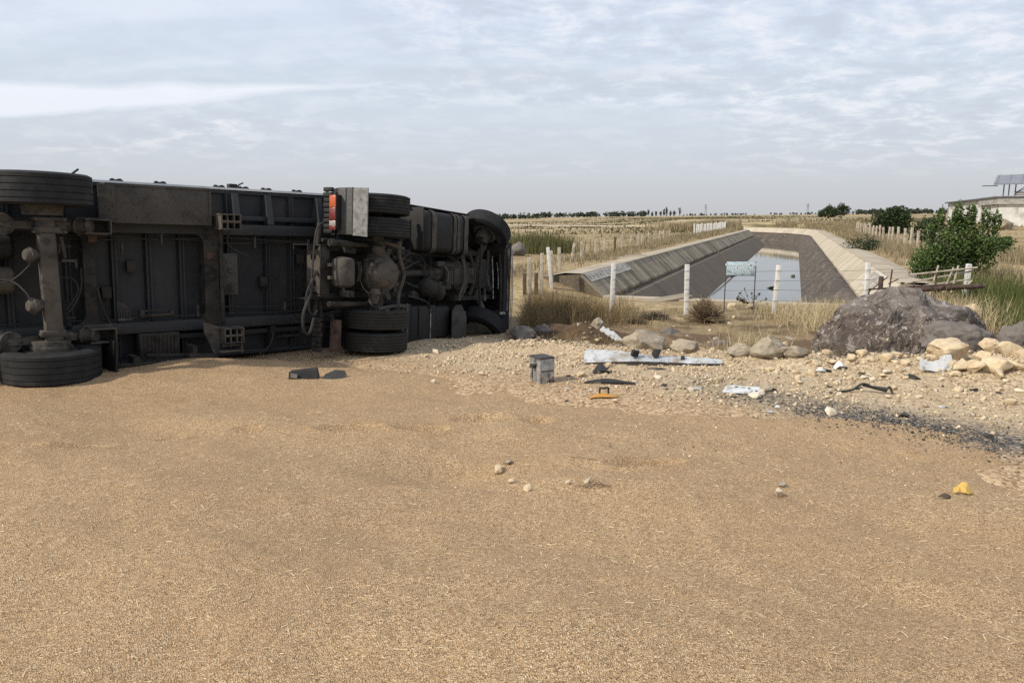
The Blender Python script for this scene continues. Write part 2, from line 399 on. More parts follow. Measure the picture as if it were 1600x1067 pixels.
def canal_sd(x, y):
    """(arc length, signed offset, distance) to the canal centre line"""
    x = np.atleast_1d(np.asarray(x, float)); y = np.atleast_1d(np.asarray(y, float))
    best = np.full(x.shape, 1e9); bs = np.zeros(x.shape); bo = np.full(x.shape, 1e9)
    for i in range(len(cpts) - 1):
        a, b = cpts[i], cpts[i + 1]; d = b - a; L = np.hypot(*d); d = d / L
        u = (x - a[0]) * d[0] + (y - a[1]) * d[1]
        uc = np.clip(u, (-1e9 if i == 0 else 0), L)
        ex = x - a[0] - d[0] * uc; ey = y - a[1] - d[1] * uc; r = np.hypot(ex, ey)
        w = r < best
        best = np.where(w, r, best); bs = np.where(w, cs[i] + uc, bs); bo = np.where(w, ex * d[1] - ey * d[0], bo)
    return bs, bo, best
def ridge_s(x, y):
    x = np.asarray(x, float); return np.asarray(y, float) - (11.35 - .38 * np.maximum(x, 0) + .10 * np.maximum(-x, 0) * 6)
# grain sheet thickness
def grain_e(x, y):
    x = np.asarray(x, float); y = np.asarray(y, float)
    e = y - (8.4 - .62 * x + .75 * (1 - sstep(-1.6, -.6, x)))              # border against the gravel
    e = np.where(x < -1.6, y - (9.9 + (-1.2 - x) * .55), e)
    e = e + 1.0 * (fbm(x * .9, y * .9, 31) - .5) + .35 * (fbm(x * 4, y * 4, 33, 2) - .5)
    return e
def bed(x, y):
    return .10 * (1 - sstep(-1.2, .2, grain_e(x, y)))
def hgt0(x, y, canal=True):
    x = np.asarray(x, float); y = np.asarray(y, float)
    s = ridge_s(x, y)
    # road shoulder falling to the rough strip in front of the fence
    z = -.36 * sstep(.1, 2.8, s)
    z = z - np.where(y < 14, bed(x, y), 0)
    z = z - .15 * sstep(8.8, 11.2, y) * (1 - sstep(-1.2, .6, x)) * (1 - sstep(.1, 2.8, s))
    lump = fbm(x * 2.1, y * 2.1, 3) - .5
    ridge = np.exp(-(s / .55) ** 2) * sstep(-.9, .6, x)
    z = z + ridge * (.07 + .22 * lump + .10 * sstep(3.2, 5.2, x))
    # rising field beyond
    far = sstep(17, 27, y)
    z = z + far * (.36 + .10 * (fbm(x * .12, y * .12, 9) - .5))
    z = z + .28 * sstep(6.5, 9.5, x) * sstep(13, 20, y) * (1 - far * .5)
    z = z + 1.25 * sstep(22, 42, x) * sstep(40, 90, y)
    z = z + (np.clip(x, -400, 2500) * .0105) * sstep(110, 420, y)
    z = z + sstep(-.2, .5, s) * (1 - sstep(2.2, 3.2, s)) * sstep(-.6, 1, x) * .22 * (fbm(x * 2.6, y * 2.6, 8) - .5)
    z = z + (.20 + .25 * (fbm(x * 3.5, y * 3.5, 14) - .5)) * np.exp(-(((x - 6.35) / .75) ** 2 + ((y - 9.75) / .45) ** 2))
    rough = sstep(.2, 2, s) * (1 - sstep(120, 300, y))
    z = z + rough * (.10 * (fbm(x * 1.3, y * 1.3, 5) - .5) + .05 * (fbm(x * 5, y * 5, 6, 2) - .5))
    z = z + sstep(40, 120, y) * .7 * (fbm(x * .02, y * .05, 11) - .5)
    # dug-out hollow beside the cab
    z = z + (.34 + .25 * (fbm(x * 3, y * 3, 13) - .5)) * np.exp(-(((x - 1.1) / 1.0) ** 2 + ((y - 14.0) / .75) ** 2)) - .32 * np.exp(-(((x - .75) / .4) ** 2 + ((y - 13.6) / .35) ** 2))
    z = z + .16 * np.exp(-(((x + .1) / .8) ** 2 + ((y - 13.0) / .5) ** 2))
    if canal:
        cs_, co_, cd_ = canal_sd(x.ravel(), y.ravel()); cs_ = cs_.reshape(x.shape); cd_ = cd_.reshape(x.shape); co_ = co_.reshape(x.shape)
        along = sstep(-3.5, 1.5, cs_)
        bank = along * (1 - sstep(5.8, 9.5, cd_))
        zb = .24 + .06 * (fbm(x * .8, y * .8, 21) - .5)
        z = z * (1 - bank) + zb * bank
        open_ = (1 - sstep(3.4, 5.6, cd_)) * (1 - sstep(1.0, 2.0, cs_)) * sstep(15.5, 18, y)
        z = z * (1 - open_) + (-.38 + .05 * (fbm(x * 3, y * 3, 23) - .5)) * open_
        cut = (cd_ < 4.95) & (cs_ > .25)
        z = np.where(cut, -3.2, z)
    return z
def grain_t(x, y):
    e = grain_e(x, y) + .25 * (fbm(np.asarray(x) * 11, np.asarray(y) * 11, 35, 2) - .5)
    t = .05 - .03 * sstep(6.5, 8.5, np.asarray(y)) - .05 * sstep(-1.6, .3, e) - .06 * sstep(.0, .8, e) - 1.0 * sstep(.8, 1.8, e)
    return t + bed(x, y)
def grain_h(x, y):
    x = np.asarray(x, float); y = np.asarray(y, float)
    t = grain_t(x, y)
    w = (fbm(x * .7, y * .7, 41) - .5)
    crest = sstep(-1.4, -.2, x)
    mound = (1 - sstep(4.72, 5.02, y + .25 * w + .04 * x)) * crest + (1 - sstep(4.0, 8.2, y + w)) * (1 - crest)
    t = t + .17 * mound
    t = t + .24 * (fbm(x * .55 + .3 * y, y * .75, 43, 3) - .5) * (1 - .5 * sstep(6.5, 8.5, y)) + .06 * (fbm(x * 1.8, y * 2.2, 47, 3) - .5) + .012 * (fbm(x * 7, y * 7, 45, 3) - .5)
    t = t - .13 * np.exp(-(((x + .40) / .75) ** 2 + ((y - 5.45) / .35) ** 2))
    # heap against the trailer
    t = t + .10 * np.exp(-(((x + 4.1) / 1.3) ** 2 + ((y - 10.2) / .7) ** 2))
    for fx, fy, a, lx, ly in FOOT:
        u = (x - fx) * math.cos(a) + (y - fy) * math.sin(a); v = -(x - fx) * math.sin(a) + (y - fy) * math.cos(a)
        q = (u / lx) ** 2 + (v / ly) ** 2
        t = t - .07 * np.exp(-q ** 2) + .02 * np.exp(-((np.sqrt(q) - 1.5) / .35) ** 2)
    return hgt0(x, y, False) + t
FOOT = [(-1.45, 6.35, .15, .22, .09), (-.78, 6.35, .05, .2, .08), (-.32, 6.75, .2, .2, .09), (.22, 6.65, .3, .13, .09), (-3.55, 5.75, .35, .22, .08),
        (-4.1, 5.65, .2, .3, .09), (-2.95, 6.15, .3, .1, .07), (-2.35, 6.3, .2, .12, .05), (1.05, 5.55, .2, .25, .08)]
def top(x, y):
    return float(max(hgt0(np.array([x]), np.array([y]))[0], grain_h(np.array([x]), np.array([y]))[0]))
cP, sP = math.cos(PITCH), math.sin(PITCH)
def at(px, py):
    """ground point seen at a pixel of the 1600 px photograph"""
    a = (px - 800) / F; b = (533.5 - py) / F
    r = np.array([a, cP + b * sP, -sP + b * cP])
    ts = np.concatenate([np.arange(2.5, 25, .1), np.arange(25, 160, .5)])
    X, Y, Z = r[0] * ts, r[1] * ts, CAMH + r[2] * ts
    H_ = np.maximum(hgt0(X, Y), np.where(Y < 14, grain_h(X, Y), -9))
    hit = np.nonzero(Z < H_)[0]
    i = hit[0] if len(hit) else len(ts) - 1
    return float(X[i]), float(Y[i]), float(H_[i])
def px_size(n, d): return n * d / F

# ------------------------------------------------------------------ ground sheet
def ground_material():
    m, nt, p = newmat('ground_soil'); g = NT(nt)
    v = g.coord('Object')
    vf = g.coord('Object', (.25, 1, 1))
    z1 = g.n('ShaderNodeSeparateColor'); g.put(g.attr('zone'), z1.inputs[0]); gr, asp, strw = z1.outputs[0], z1.outputs[1], z1.outputs[2]
    z2 = g.n('ShaderNodeSeparateColor'); g.put(g.attr('zone2'), z2.inputs[0]); grn, dark, farz = z2.outputs[0], z2.outputs[1], z2.outputs[2]
    n1 = g.noise(v, 1.2, 8, .6); n2 = g.noise(v, 9, 6, .65); n3 = g.noise(v, 60, 3, .6)
    soil = g.ramp(n1, [(.3, (.21, .145, .08)), (.7, (.30, .22, .13))])
    soil = g.mix(g.ramp(n2, [(.42, 0.0), (.60, .7)]), soil, (.12, .085, .05))
    soil = g.mix(g.ramp(g.noise(v, 26, 4, .7), [(.56, 0.0), (.68, .6)]), soil, (.40, .31, .19))
    straw = g.ramp(g.noise(v, 4, 8, .7), [(.3, (.17, .125, .065)), (.48, (.30, .225, .12)), (.62, (.42, .33, .19)), (.78, (.52, .42, .26))])
    # fields far off: long bands
    fb = g.noise(g.coord('Object', (.006, .03, 1)), 1.0, 7, .62, .6)
    ff = g.noise(g.coord('Object', (.05, .25, 1)), 1.0, 6, .65)
    field = g.ramp(fb, [(.34, (.10, .09, .045)), (.42, (.22, .175, .09)), (.50, (.42, .33, .20)), (.57, (.36, .28, .165)), (.63, (.17, .145, .075)), (.72, (.32, .255, .15))])
    field = g.mix(g.ramp(ff, [(.46, 0.0), (.62, .6)]), field, (.20, .155, .08))
    c = g.mix(strw, soil, straw)
    c = g.mix(farz, c, field)
    c = g.mix(grn, c, g.ramp(n2, [(.3, (.07, .085, .025)), (.7, (.16, .15, .06))]))
    c = g.mix(dark, c, g.ramp(n2, [(.3, (.055, .036, .022)), (.7, (.13, .085, .05))]))
    vo = g.voro(v, 34); vs_ = g.n('ShaderNodeSeparateColor'); g.put(vo, vs_.inputs[0])
    vo2 = g.voro(v, 11); vs2 = g.n('ShaderNodeSeparateColor'); g.put(vo2, vs2.inputs[0])
    lime = g.ramp(vs_.outputs[0], [(0, (.27, .20, .125)), (.4, (.40, .31, .20)), (1, (.58, .47, .32))])
    lime = g.mix(g.ramp(n1, [(.4, 0.0), (.6, .6)]), lime, g.ramp(n3, [(.3, (.33, .25, .155)), (.7, (.46, .36, .235))]))
    c = g.mix(g.math('MULTIPLY', gr, g.ramp(n2, [(.25, .6), (.45, 1.0)])), c, lime)
    spl = g.attr('spill', 'Fac')
    sel = g.math('MULTIPLY', g.math('ADD', spl, g.math('MULTIPLY', g.math('SUBTRACT', g.noise(v, 5, 9, .78), .5), 2.2)), 1.6, True)
    c = g.mix(g.math('MULTIPLY', sel, g.ramp(spl, [(0.0, 0.0), (.12, 1.0)])), c, g.ramp(vs_.outputs[2], [(0, (.20, .13, .07)), (.5, (.375, .262, .155)), (1, (.54, .40, .255))]))
    asph = g.ramp(vs_.outputs[1], [(0, (.035, .034, .034)), (.6, (.10, .095, .09)), (.85, (.2, .18, .15)), (1, (.42, .35, .25))])
    c = g.mix(g.math('MULTIPLY', asp, g.ramp(g.noise(v, 6, 6, .7), [(.38, .25), (.5, 1.0)])), c, asph)
    g.put(c, p.inputs['Base Color']); p.inputs['Roughness'].default_value = .95; p.inputs['Specular IOR Level'].default_value = .15
    hb = g.math('ADD', g.math('MULTIPLY', g.voro(v, 34, 'Distance'), -1.0), g.math('MULTIPLY', n2, 1.2))
    b1 = g.bump(hb, .4, .02)
    g.put(g.bump(n3, .5, .01, b1), p.inputs['Normal'])
    return m
NA, NR = 640, 470
aa = np.linspace(R(-72), R(72), NA)
rr = np.concatenate([np.geomspace(3.0, 130, 390), np.geomspace(133, 6500, 80)])
A_, R_ = np.meshgrid(aa, rr)
GX, GY = R_ * np.sin(A_), R_ * np.cos(A_) - 2.2
GZ = hgt0(GX, GY)
GZ = np.where(GY > 2500, GZ - 0.0, GZ)
s = ridge_s(GX, GY)
nz = fbm(GX * .6, GY * .6, 51); nz2 = fbm(GX * 2.2, GY * 2.2, 53)
g_grav = sstep(-5.5, -3.0, s + 2 * (nz - .5)) * (1 - sstep(.5, 1.5, s + 1.6 * (nz2 - .5)))
road_d = (GX + GY - 10.62) / math.sqrt(2)
g_asph = np.exp(-((road_d + .5 * (nz - .5)) / .50) ** 2) * sstep(1.4, 3.6, GX + 1.0 * (nz2 - .5))
csd, cod, cdd = canal_sd(GX.ravel(), GY.ravel()); cdd = cdd.reshape(GX.shape); cod = cod.reshape(GX.shape); csd = csd.reshape(GX.shape)
g_straw = sstep(16, 20, GY + 3 * (nz - .5)) * sstep(.32, .5, fbm(GX * .35, GY * .35, 57)) + .35 * sstep(.5, .6, nz) * sstep(12.5, 14, GY)
g_far = sstep(45, 110, GY)
g_green = sstep(9.8, 11, GX - .18 * (GY - 14)) * sstep(11.5, 13.5, GY) * (1 - sstep(19, 23, GY)) * .9
g_dark = np.exp(-(((GX - .95) / 1.35) ** 2 + ((GY - 13.7) / 1.0) ** 2)) * 1.7
g_dark = g_dark + .75 * sstep(.46, .6, nz2) * sstep(11.6, 12.6, GY) * (1 - sstep(17, 20, GY)) * sstep(1.5, 3, GX)
zone = np.stack([g_grav, g_asph, np.clip(g_straw, 0, 1), np.ones_like(GX)], -1).reshape(-1, 4)
zone2 = np.stack([np.clip(g_green, 0, 1), np.clip(g_dark, 0, 1), g_far, np.ones_like(GX)], -1).reshape(-1, 4)
idx = np.arange(NA * NR).reshape(NR, NA)
faces = np.stack([idx[:-1, :-1], idx[:-1, 1:], idx[1:, 1:], idx[1:, :-1]], -1).reshape(-1, 4)
spill = np.where(GY < 14, 1 - sstep(-.2, 1.7, grain_e(GX, GY)), 0)
ground = np_mesh('ground', np.stack([GX, GY, GZ], -1).reshape(-1, 3), faces[:, ::-1], ground_material(), {'zone': zone, 'zone2': zone2, 'spill': spill.ravel()}, True)
tag(ground, 'dusty road shoulder of limestone gravel running into dry straw coloured fields', kind='structure')

# spilled grain
def grain_material():
    m, nt, p = newmat('wheat_grain'); g = NT(nt); v = g.coord('Object')
    vo = g.n('ShaderNodeTexVoronoi'); g.put(v, vo.inputs['Vector']); vo.inputs['Scale'].default_value = 140
    sp = g.n('ShaderNodeSeparateColor'); g.put(vo.outputs['Color'], sp.inputs[0])
    c = g.ramp(sp.outputs[0], [(0, (.165, .100, .050)), (.22, (.36, .235, .125)), (.6, (.495, .337, .186)), (.85, (.58, .41, .238)), (1, (.78, .62, .40))])
    big = g.noise(v, .8, 7, .6, .5); mid = g.noise(v, 7, 6, .65)
    sp2 = g.noise(v, 30, 5, .75)
    c = g.mix(g.ramp(big, [(.35, 0.0), (.65, .45)]), c, (.37, .240, .132))
    c = g.mix(g.ramp(mid, [(.50, 0.0), (.72, .35)]), c, (.27, .18, .10))
    c = g.mix(g.ramp(g.noise(v, 90, 3, .6), [(.62, 0.0), (.72, .6)]), c, (.16, .095, .045))
    c = g.mix(g.ramp(g.noise(v, 45, 4, .7), [(.62, 0.0), (.74, .55)]), c, (.64, .51, .32))
    c = g.mix(g.ramp(sp2, [(.56, 0.0), (.70, .5)]), c, (.20, .125, .062))
    g.put(c, p.inputs['Base Color']); p.inputs['Roughness'].default_value = .8; p.inputs['Specular IOR Level'].default_value = .2
    b1 = g.bump(g.noise(v, 14, 5, .6), .55, .02)
    g.put(g.bump(vo.outputs['Distance'], 1.0, .009, b1), p.inputs['Normal'])
    return m
NA, NR = 560, 430
A_, R_ = np.meshgrid(np.linspace(R(-66), R(50), NA), np.geomspace(3.1, 15.5, NR))
X_, Y_ = R_ * np.sin(A_), R_ * np.cos(A_) - 2.0
Z_ = grain_h(X_, Y_)
idx = np.arange(NA * NR).reshape(NR, NA)
keep = (grain_t(X_, Y_) > -.3)
fk = (keep[:-1, :-1] | keep[1:, 1:]).ravel()
faces = np.stack([idx[:-1, :-1], idx[:-1, 1:], idx[1:, 1:], idx[1:, :-1]], -1).reshape(-1, 4)[fk]
grain = np_mesh('spilled_grain', np.stack([X_, Y_, Z_], -1).reshape(-1, 3), faces[:, ::-1], grain_material(), None, True)
tag(grain, 'golden brown wheat grain spilled in a wide sheet over the road', 'grain', kind='stuff')

# ------------------------------------------------------------------ canal
canal = empty('canal', (C0[0], C0[1], 0)); tag(canal, 'concrete lined irrigation canal with sloping sides and a bend far off', kind='structure')
def canal_pt(i, off, z): return Vector((cpts[i][0] + cn[i][0] * off - C0[0], cpts[i][1] + cn[i][1] * off - C0[1], z))
def canal_at(sv_, off, z):
    x = np.interp(sv_, cs, cpts[:, 0]); y = np.interp(sv_, cs, cpts[:, 1]); nx = np.interp(sv_, cs, cn[:, 0]); ny = np.interp(sv_, cs, cn[:, 1])
    return Vector((x + nx * off - C0[0], y + ny * off - C0[1], z))
def canal_mat(name, base1, base2, stain, streak, light=None, lt=(.6, .7)):
    m, nt, p = newmat(name); g = NT(nt)
    uv = g.n('ShaderNodeUVMap'); mp = g.n('ShaderNodeMapping'); mp.inputs['Scale'].default_value = (.9, .12, 1); g.put(uv.outputs[0], mp.inputs[0])
    v = g.coord('Object')
    st = g.noise(mp.outputs[0], 1.6, 6, .65, .2)
    c = g.ramp(g.noise(v, .7, 7, .6), [(.3, base1), (.7, base2)])
    c = g.mix(g.ramp(st, [(.42, 0.0), (.56, streak)]), c, stain)
    c = g.mix(g.ramp(g.noise(v, .35, 6, .6), [(.42, 0.0), (.62, .45)]), c, base2)
    if light:
        mp2 = g.n('ShaderNodeMapping'); mp2.inputs['Scale'].default_value = (.28, 1.9, 1); mp2.inputs['Rotation'].default_value = (0, 0, .55); g.put(uv.outputs[0], mp2.inputs[0])
        c = g.mix(g.ramp(g.noise(mp2.outputs[0], 1.5, 9, .78, .4), [(lt[0], 0.0), (lt[1], .8)]), c, light)
    g.put(c, p.inputs['Base Color']); p.inputs['Roughness'].default_value = .9
    g.put(g.bump(g.noise(v, 9, 6, .65), .4, .03), p.inputs['Normal']); return m
m_slab_l = canal_mat('canal_slab_weathered_shaded', (.25, .205, .14), (.345, .29, .205), (.095, .074, .048), .95)  # left slope: streak stains, with its shade mixed into the base tones
m_slab_r = canal_mat('canal_slab_sunlit', (.42, .355, .265), (.53, .46, .35), (.29, .235, .165), .65)  # right slope: sunlit brightness painted into the slab colours
m_low_l = canal_mat('canal_lining_stained', (.080, .060, .042), (.120, .092, .064), (.17, .135, .092), .35)
m_low_r = canal_mat('canal_lining_flaking', (.066, .051, .037), (.105, .082, .060), (.040, .031, .023), .7, (.24, .195, .14), (.52, .68))
m_coping = canal_mat('canal_coping_concrete', (.34, .285, .205), (.44, .375, .28), (.24, .19, .13), .6)
def sweep(name, prof, s0, s1, step, m, parent=canal, flip=False):
    """prof: (offset, z) rows swept along the centre line, with UVs in metres"""
    ss = np.arange(s0, s1 + 1e-6, step); bm = bmesh.new(); uvl = bm.loops.layers.uv.new('uv')
    acc = [0]
    for a, b in zip(prof, prof[1:]): acc.append(acc[-1] + math.hypot(b[0] - a[0], b[1] - a[1]))
    rows = [[bm.verts.new(canal_at(t, o_, z_)) for o_, z_ in prof] for t in ss]
    for i in range(len(ss) - 1):
        for k in range(len(prof) - 1):
            f = bm.faces.new((rows[i][k], rows[i][k + 1], rows[i + 1][k + 1], rows[i + 1][k]))
            for lp, (u, w) in zip(f.loops, ((ss[i], acc[k]), (ss[i], acc[k + 1]), (ss[i + 1], acc[k + 1]), (ss[i + 1], acc[k]))): lp[uvl].uv = (u, w)
    bmesh.ops.recalc_face_normals(bm, faces=bm.faces[:])
    if sum(f.normal.z for f in bm.faces) < 0: bmesh.ops.reverse_faces(bm, faces=bm.faces[:])
    me = bpy.data.meshes.new(name); bm.to_mesh(me); bm.free(); me.materials.append(m)
    o = bpy.data.objects.new(name, me); col.objects.link(o); o.parent = parent; return o
SMAX = cs[-1] - 1
for sgn, m_ in ((-1, m_low_l), (1, m_low_r)):
    sweep('canal_lining', [(sgn * 3.62, -.33), (sgn * 3.60, -.52), (sgn * 3.30, -.55), (sgn * 2.0, -1.78), (sgn * 1.9, -1.95), (0, -1.95)], 0, SMAX, 1.5, m_)
    sweep('coping', [(sgn * 4.22, .285), (sgn * 4.24, .33), (sgn * 4.75, .335), (sgn * 5.5, .19)], 0, SMAX, 1.5, m_coping)
def slab(sgn, s0, s1, m_, th=.09):
    bm = bmesh.new(); uvl = bm.loops.layers.uv.new('uv')
    dz_ = random.uniform(-.015, .015)
    T = [canal_at(s0, sgn * 4.26, .315 + dz_), canal_at(s0, sgn * 3.56, -.36 + dz_), canal_at(s1, sgn * 3.56, -.36 + dz_), canal_at(s1, sgn * 4.26, .315 + dz_)]
    D = Vector((0, 0, -th)); top_ = [bm.verts.new(p) for p in T]; bot = [bm.verts.new(p + D) for p in T]
    fs = [bm.faces.new(top_), bm.faces.new(bot[::-1])] + [bm.faces.new((top_[k], bot[k], bot[(k + 1) % 4], top_[(k + 1) % 4])) for k in range(4)]
    uvs = {0: (s0, 0), 1: (s0, 1), 2: (s1, 1), 3: (s1, 0)}
    for f in fs:
        for lp in f.loops:
            k = (top_.index(lp.vert) if lp.vert in top_ else bot.index(lp.vert)); lp[uvl].uv = uvs[k]
    bmesh.ops.recalc_face_normals(bm, faces=bm.faces[:])
    me = bpy.data.meshes.new('concrete_slab'); bm.to_mesh(me); bm.free(); me.materials.append(m_)
    o = bpy.data.objects.new('concrete_slab', me); col.objects.link(o); o.parent = canal
t = 0.0
while t < SMAX - 5:
    L = 2.6 if t < 75 else 5.0
    for sgn, m_ in ((-1, m_slab_l), (1, m_slab_r)): slab(sgn, t, t + L - .05, m_)
    t += L
# headwall, wings, near end
hw = B()
hw.prism([canal_at(-.15, -3.7, -2.0), canal_at(-.15, 3.7, -2.0), canal_at(-.15, 3.7, -.33), canal_at(-.15, -3.7, -.33)], Vector((CD[0], CD[1], 0)) * .5)
hw.build('headwall', m_coping, canal)
for sgn in (-1, 1):
    w_ = B()
    A1, A2, A3 = canal_at(0, sgn * 4.3, .30), canal_at(0, sgn * 3.5, -.42), canal_at(-2.6, sgn * 4.9, -.50)
    A4 = canal_at(-.2, sgn * 5.4, .22)
    w_.prism([A1, A2, A3], (0, 0, -.15)); w_.prism([A1, A3, A4], (0, 0, -.15))
    w_.build('wing_wall', m_slab_l if sgn < 0 else m_slab_r, canal)
# ledge where concrete slabs lie loose near the left of the headwall
for (px, py, w1, w2, th, rz) in ((985, 462, 1.1, .7, .10, .5), (1040, 470, 1.5, .5, .08, .35)):
    x, y, z = at(px, py); q = B().box((0, 0, 0), (w1, w2, th), (0.05, -.12, 0), bev=.015).build('loose_concrete_slab', m_slab_l)
    q.location = (x, y, z + .03); q.rotation_euler = (0, 0, rz); tag(q, ('loose tilted concrete slab lying left of the canal headwall' if px < 1000 else 'loose long concrete slab beside the canal headwall'), 'slab', 'loose concrete slabs by the canal')
# slogan patches on the slabs: white ground with illegible dark strokes
def slogan(sgn, s0, s1, o0, o1, n):
    def sp(t, k): o_ = o0 + (o1 - o0) * k; return canal_at(t, sgn * o_, .315 + (o_ - 4.26) / .7 * .675 + .03)
    root = empty('painted_slogan', (C0[0], C0[1], 0)); tag(root, ('white painted slogan patch with faded dark letters on the left canal slope' if sgn < 0 else 'white painted patch with faint letters on the pale canal slope by the shrub'), 'painted slogan')
    q = B(); q.prism([sp(s0, 0), sp(s0, 1), sp(s1, 1), sp(s1, 0)], (0, 0, .004)); q.build('paint_patch', m_paintpatch, root)
    rs = random.Random(3)
    for k in range(n):
        q = B()
        a = s0 + (s1 - s0) * (k + .18) / n; b = a + (s1 - s0) / n * .6; w_ = (s1 - s0) / n * .2
        for (t0, t1, k0, k1) in [(a, a + w_, .15, .85)] + ([(b - w_, b, .15, .85)] if rs.random() < .6 else []) + ([(a, b, .15, .3)] if rs.random() < .5 else []) + ([(a, b, .45, .6)] if rs.random() < .6 else []):
            q.prism([sp(t0, k0) + Vector((0, 0, .008)), sp(t0, k1) + Vector((0, 0, .008)), sp(t1, k1) + Vector((0, 0, .008)), sp(t1, k0) + Vector((0, 0, .008))], (0, 0, .003))
        q.build('letter', m_slogan, root)
slogan(-1, .25, 6.0, 4.22, 3.98, 13)
slogan(1, 2.6, 5.6, 4.2, 3.75, 7)
# water
def water_material():
    m, nt, p = newmat('canal_water'); g = NT(nt); v = g.coord('Object')
    p.inputs['Base Color'].default_value = (.045, .042, .034, 1); p.inputs['Roughness'].default_value = .04; p.inputs['IOR'].default_value = 1.33
    p.inputs['Specular IOR Level'].default_value = .7
    g.put(g.bump(g.noise(v, 2.5, 3, .5), .04, .02), p.inputs['Normal']); return m
wt = sweep('canal_water', [(-2.3, -1.72), (2.3, -1.72)], .3, SMAX, 1.5, water_material(), None); wt.location = (C0[0], C0[1], 0)
tag(wt, 'still grey water along the bottom of the canal', kind='structure')

# ------------------------------------------------------------------ rocks
def hull_rock(seed, n=16, sq=(1, 1, .7)):
    r = random.Random(seed); pts = []
    for _ in range(n):
        v = Vector((r.gauss(0, 1), r.gauss(0, 1), r.gauss(0, 1))).normalized() * r.uniform(.40, .54)
        pts.append((v.x * sq[0], v.y * sq[1], v.z * sq[2]))
    return pts
def rocky(name, seed, m, n=20, sq=(1, 1, 1), cuts=3, amp=.05):
    b = B().hull(hull_rock(seed, n, sq))
    bmesh.ops.bevel(b.bm, geom=b.bm.edges[:], offset=.014, segments=1, affect='EDGES')
    bmesh.ops.triangulate(b.bm, faces=b.bm.faces[:])
    bmesh.ops.subdivide_edges(b.bm, edges=b.bm.edges[:], cuts=cuts, use_grid_fill=True)
    off = Vector((seed * 1.3, seed * .7, seed * 2.1)); b.bm.normal_update()
    for v in b.bm.verts:
        v.co += v.normal * (mnoise.fractal(v.co * 5 + off, 1.0, 2.0, 4) * amp + mnoise.noise(v.co * 2.2 + off) * amp * 1.6)
    me = b.mesh(name, 32); me.materials.append(m); return me
def rock_mesh(name, seed, m, n=16, sq=(1, 1, .7), bev=0.018):
    b = B().hull(hull_rock(seed, n, sq))
    if bev: bmesh.ops.bevel(b.bm, geom=b.bm.edges[:], offset=bev, segments=1, affect='EDGES')
    me = b.mesh(name, 24); me.materials.append(m); return me
def noisy_rock(name, seed, m, sub=4, amp=.22, fr=1.3, sq=(1, 1, 1), fine=.05, flat=.0):
    b = B(); bmesh.ops.create_icosphere(b.bm, subdivisions=sub, radius=.5); off = Vector((seed * 7.1, seed * 3.3, seed * 1.7))
    for v in b.bm.verts:
        d = v.co.normalized()
        a = mnoise.noise(d * fr + off) * amp + mnoise.noise(d * fr * 2.3 + off) * amp * .45
        c_ = mnoise.voronoi(d * 2.2 + off)[0]; a -= (c_[1] - c_[0] < .12) * .012
        a += mnoise.fractal(d * 6 + off, 1.0, 2.1, 4) * fine
        v.co = d * (.5 + a)
        v.co.x *= sq[0]; v.co.y *= sq[1]; v.co.z *= sq[2]
        if flat and v.co.z > flat: v.co.z = flat + (v.co.z - flat) * .35
    me = b.mesh(name, 60); me.materials.append(m); return me
def put_mesh(name, me, loc, rot, sc, label, cat, group=None, parent=None):
    o = bpy.data.objects.new(name, me); col.objects.link(o); o.location = loc; o.rotation_euler = rot
    o.scale = sc if isinstance(sc, (tuple, list)) else (sc, sc, sc)
    tag(o, label, cat, group); return o
rocks_l = [rock_mesh('limestone_rock', 100 + k, m_lime, 15, (1, random.uniform(.7, .95), random.uniform(.55, .85))) for k in range(6)]
rocks_p = [rock_mesh('pale_stone', 140 + k, m_lime_pale, 13, (1, random.uniform(.7, .95), random.uniform(.5, .8))) for k in range(5)]
rocks_g = [rock_mesh('grey_fieldstone', 180 + k, m_lime_grey, 14, (1, random.uniform(.7, .95), random.uniform(.5, .8))) for k in range(4)]

# basalt boulder
def basalt_material():
    m, nt, p = newmat('lichened_basalt'); g = NT(nt); v = g.coord('Object')
    c = g.ramp(g.noise(v, 2.0, 8, .62), [(.3, (.056, .042, .034)), (.52, (.100, .076, .060)), (.7, (.17, .132, .102))])
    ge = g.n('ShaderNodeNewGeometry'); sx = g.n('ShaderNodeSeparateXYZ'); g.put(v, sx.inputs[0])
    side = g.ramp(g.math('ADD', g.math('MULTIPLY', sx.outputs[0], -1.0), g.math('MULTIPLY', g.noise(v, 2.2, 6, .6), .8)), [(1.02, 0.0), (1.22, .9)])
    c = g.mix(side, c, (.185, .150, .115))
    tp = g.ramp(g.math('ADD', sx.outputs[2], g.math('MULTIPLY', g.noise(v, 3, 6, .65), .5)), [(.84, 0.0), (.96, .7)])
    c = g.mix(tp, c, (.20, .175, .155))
    lich = g.ramp(g.noise(v, 2.6, 10, .74, 2.6), [(.53, 0.0), (.57, .8)])
    c = g.mix(lich, c, (.31, .275, .245))
    c = g.mix(g.ramp(g.noise(v, 6.5, 8, .7, 2.2), [(.60, 0.0), (.63, .9)]), c, (.48, .45, .42))
    c = g.mix(g.ramp(g.noise(v, 1.6, 8, .7, 1.5), [(.40, .8), (.50, 0.0)]), c, (.050, .038, .032))
    c = g.mix(g.ramp(g.noise(v, 8, 6, .72, .6), [(.62, 0.0), (.68, .9)]), c, (.46, .38, .27))
    g.put(c, p.inputs['Base Color']); p.inputs['Roughness'].default_value = .75; p.inputs['Specular IOR Level'].default_value = .4
    b1 = g.bump(g.noise(v, 3.2, 9, .62, .6), .8, .10)
    g.put(g.bump(g.noise(v, 1.7, 4, .55, 2.5), .7, .22, b1), p.inputs['Normal']); return m
bx, by, bz = 5.75, 11.05, -.2
bme = noisy_rock('basalt_boulder', 5, basalt_material(), 6, .10, 1.5, (2.5, 1.5, 1.56), .022)
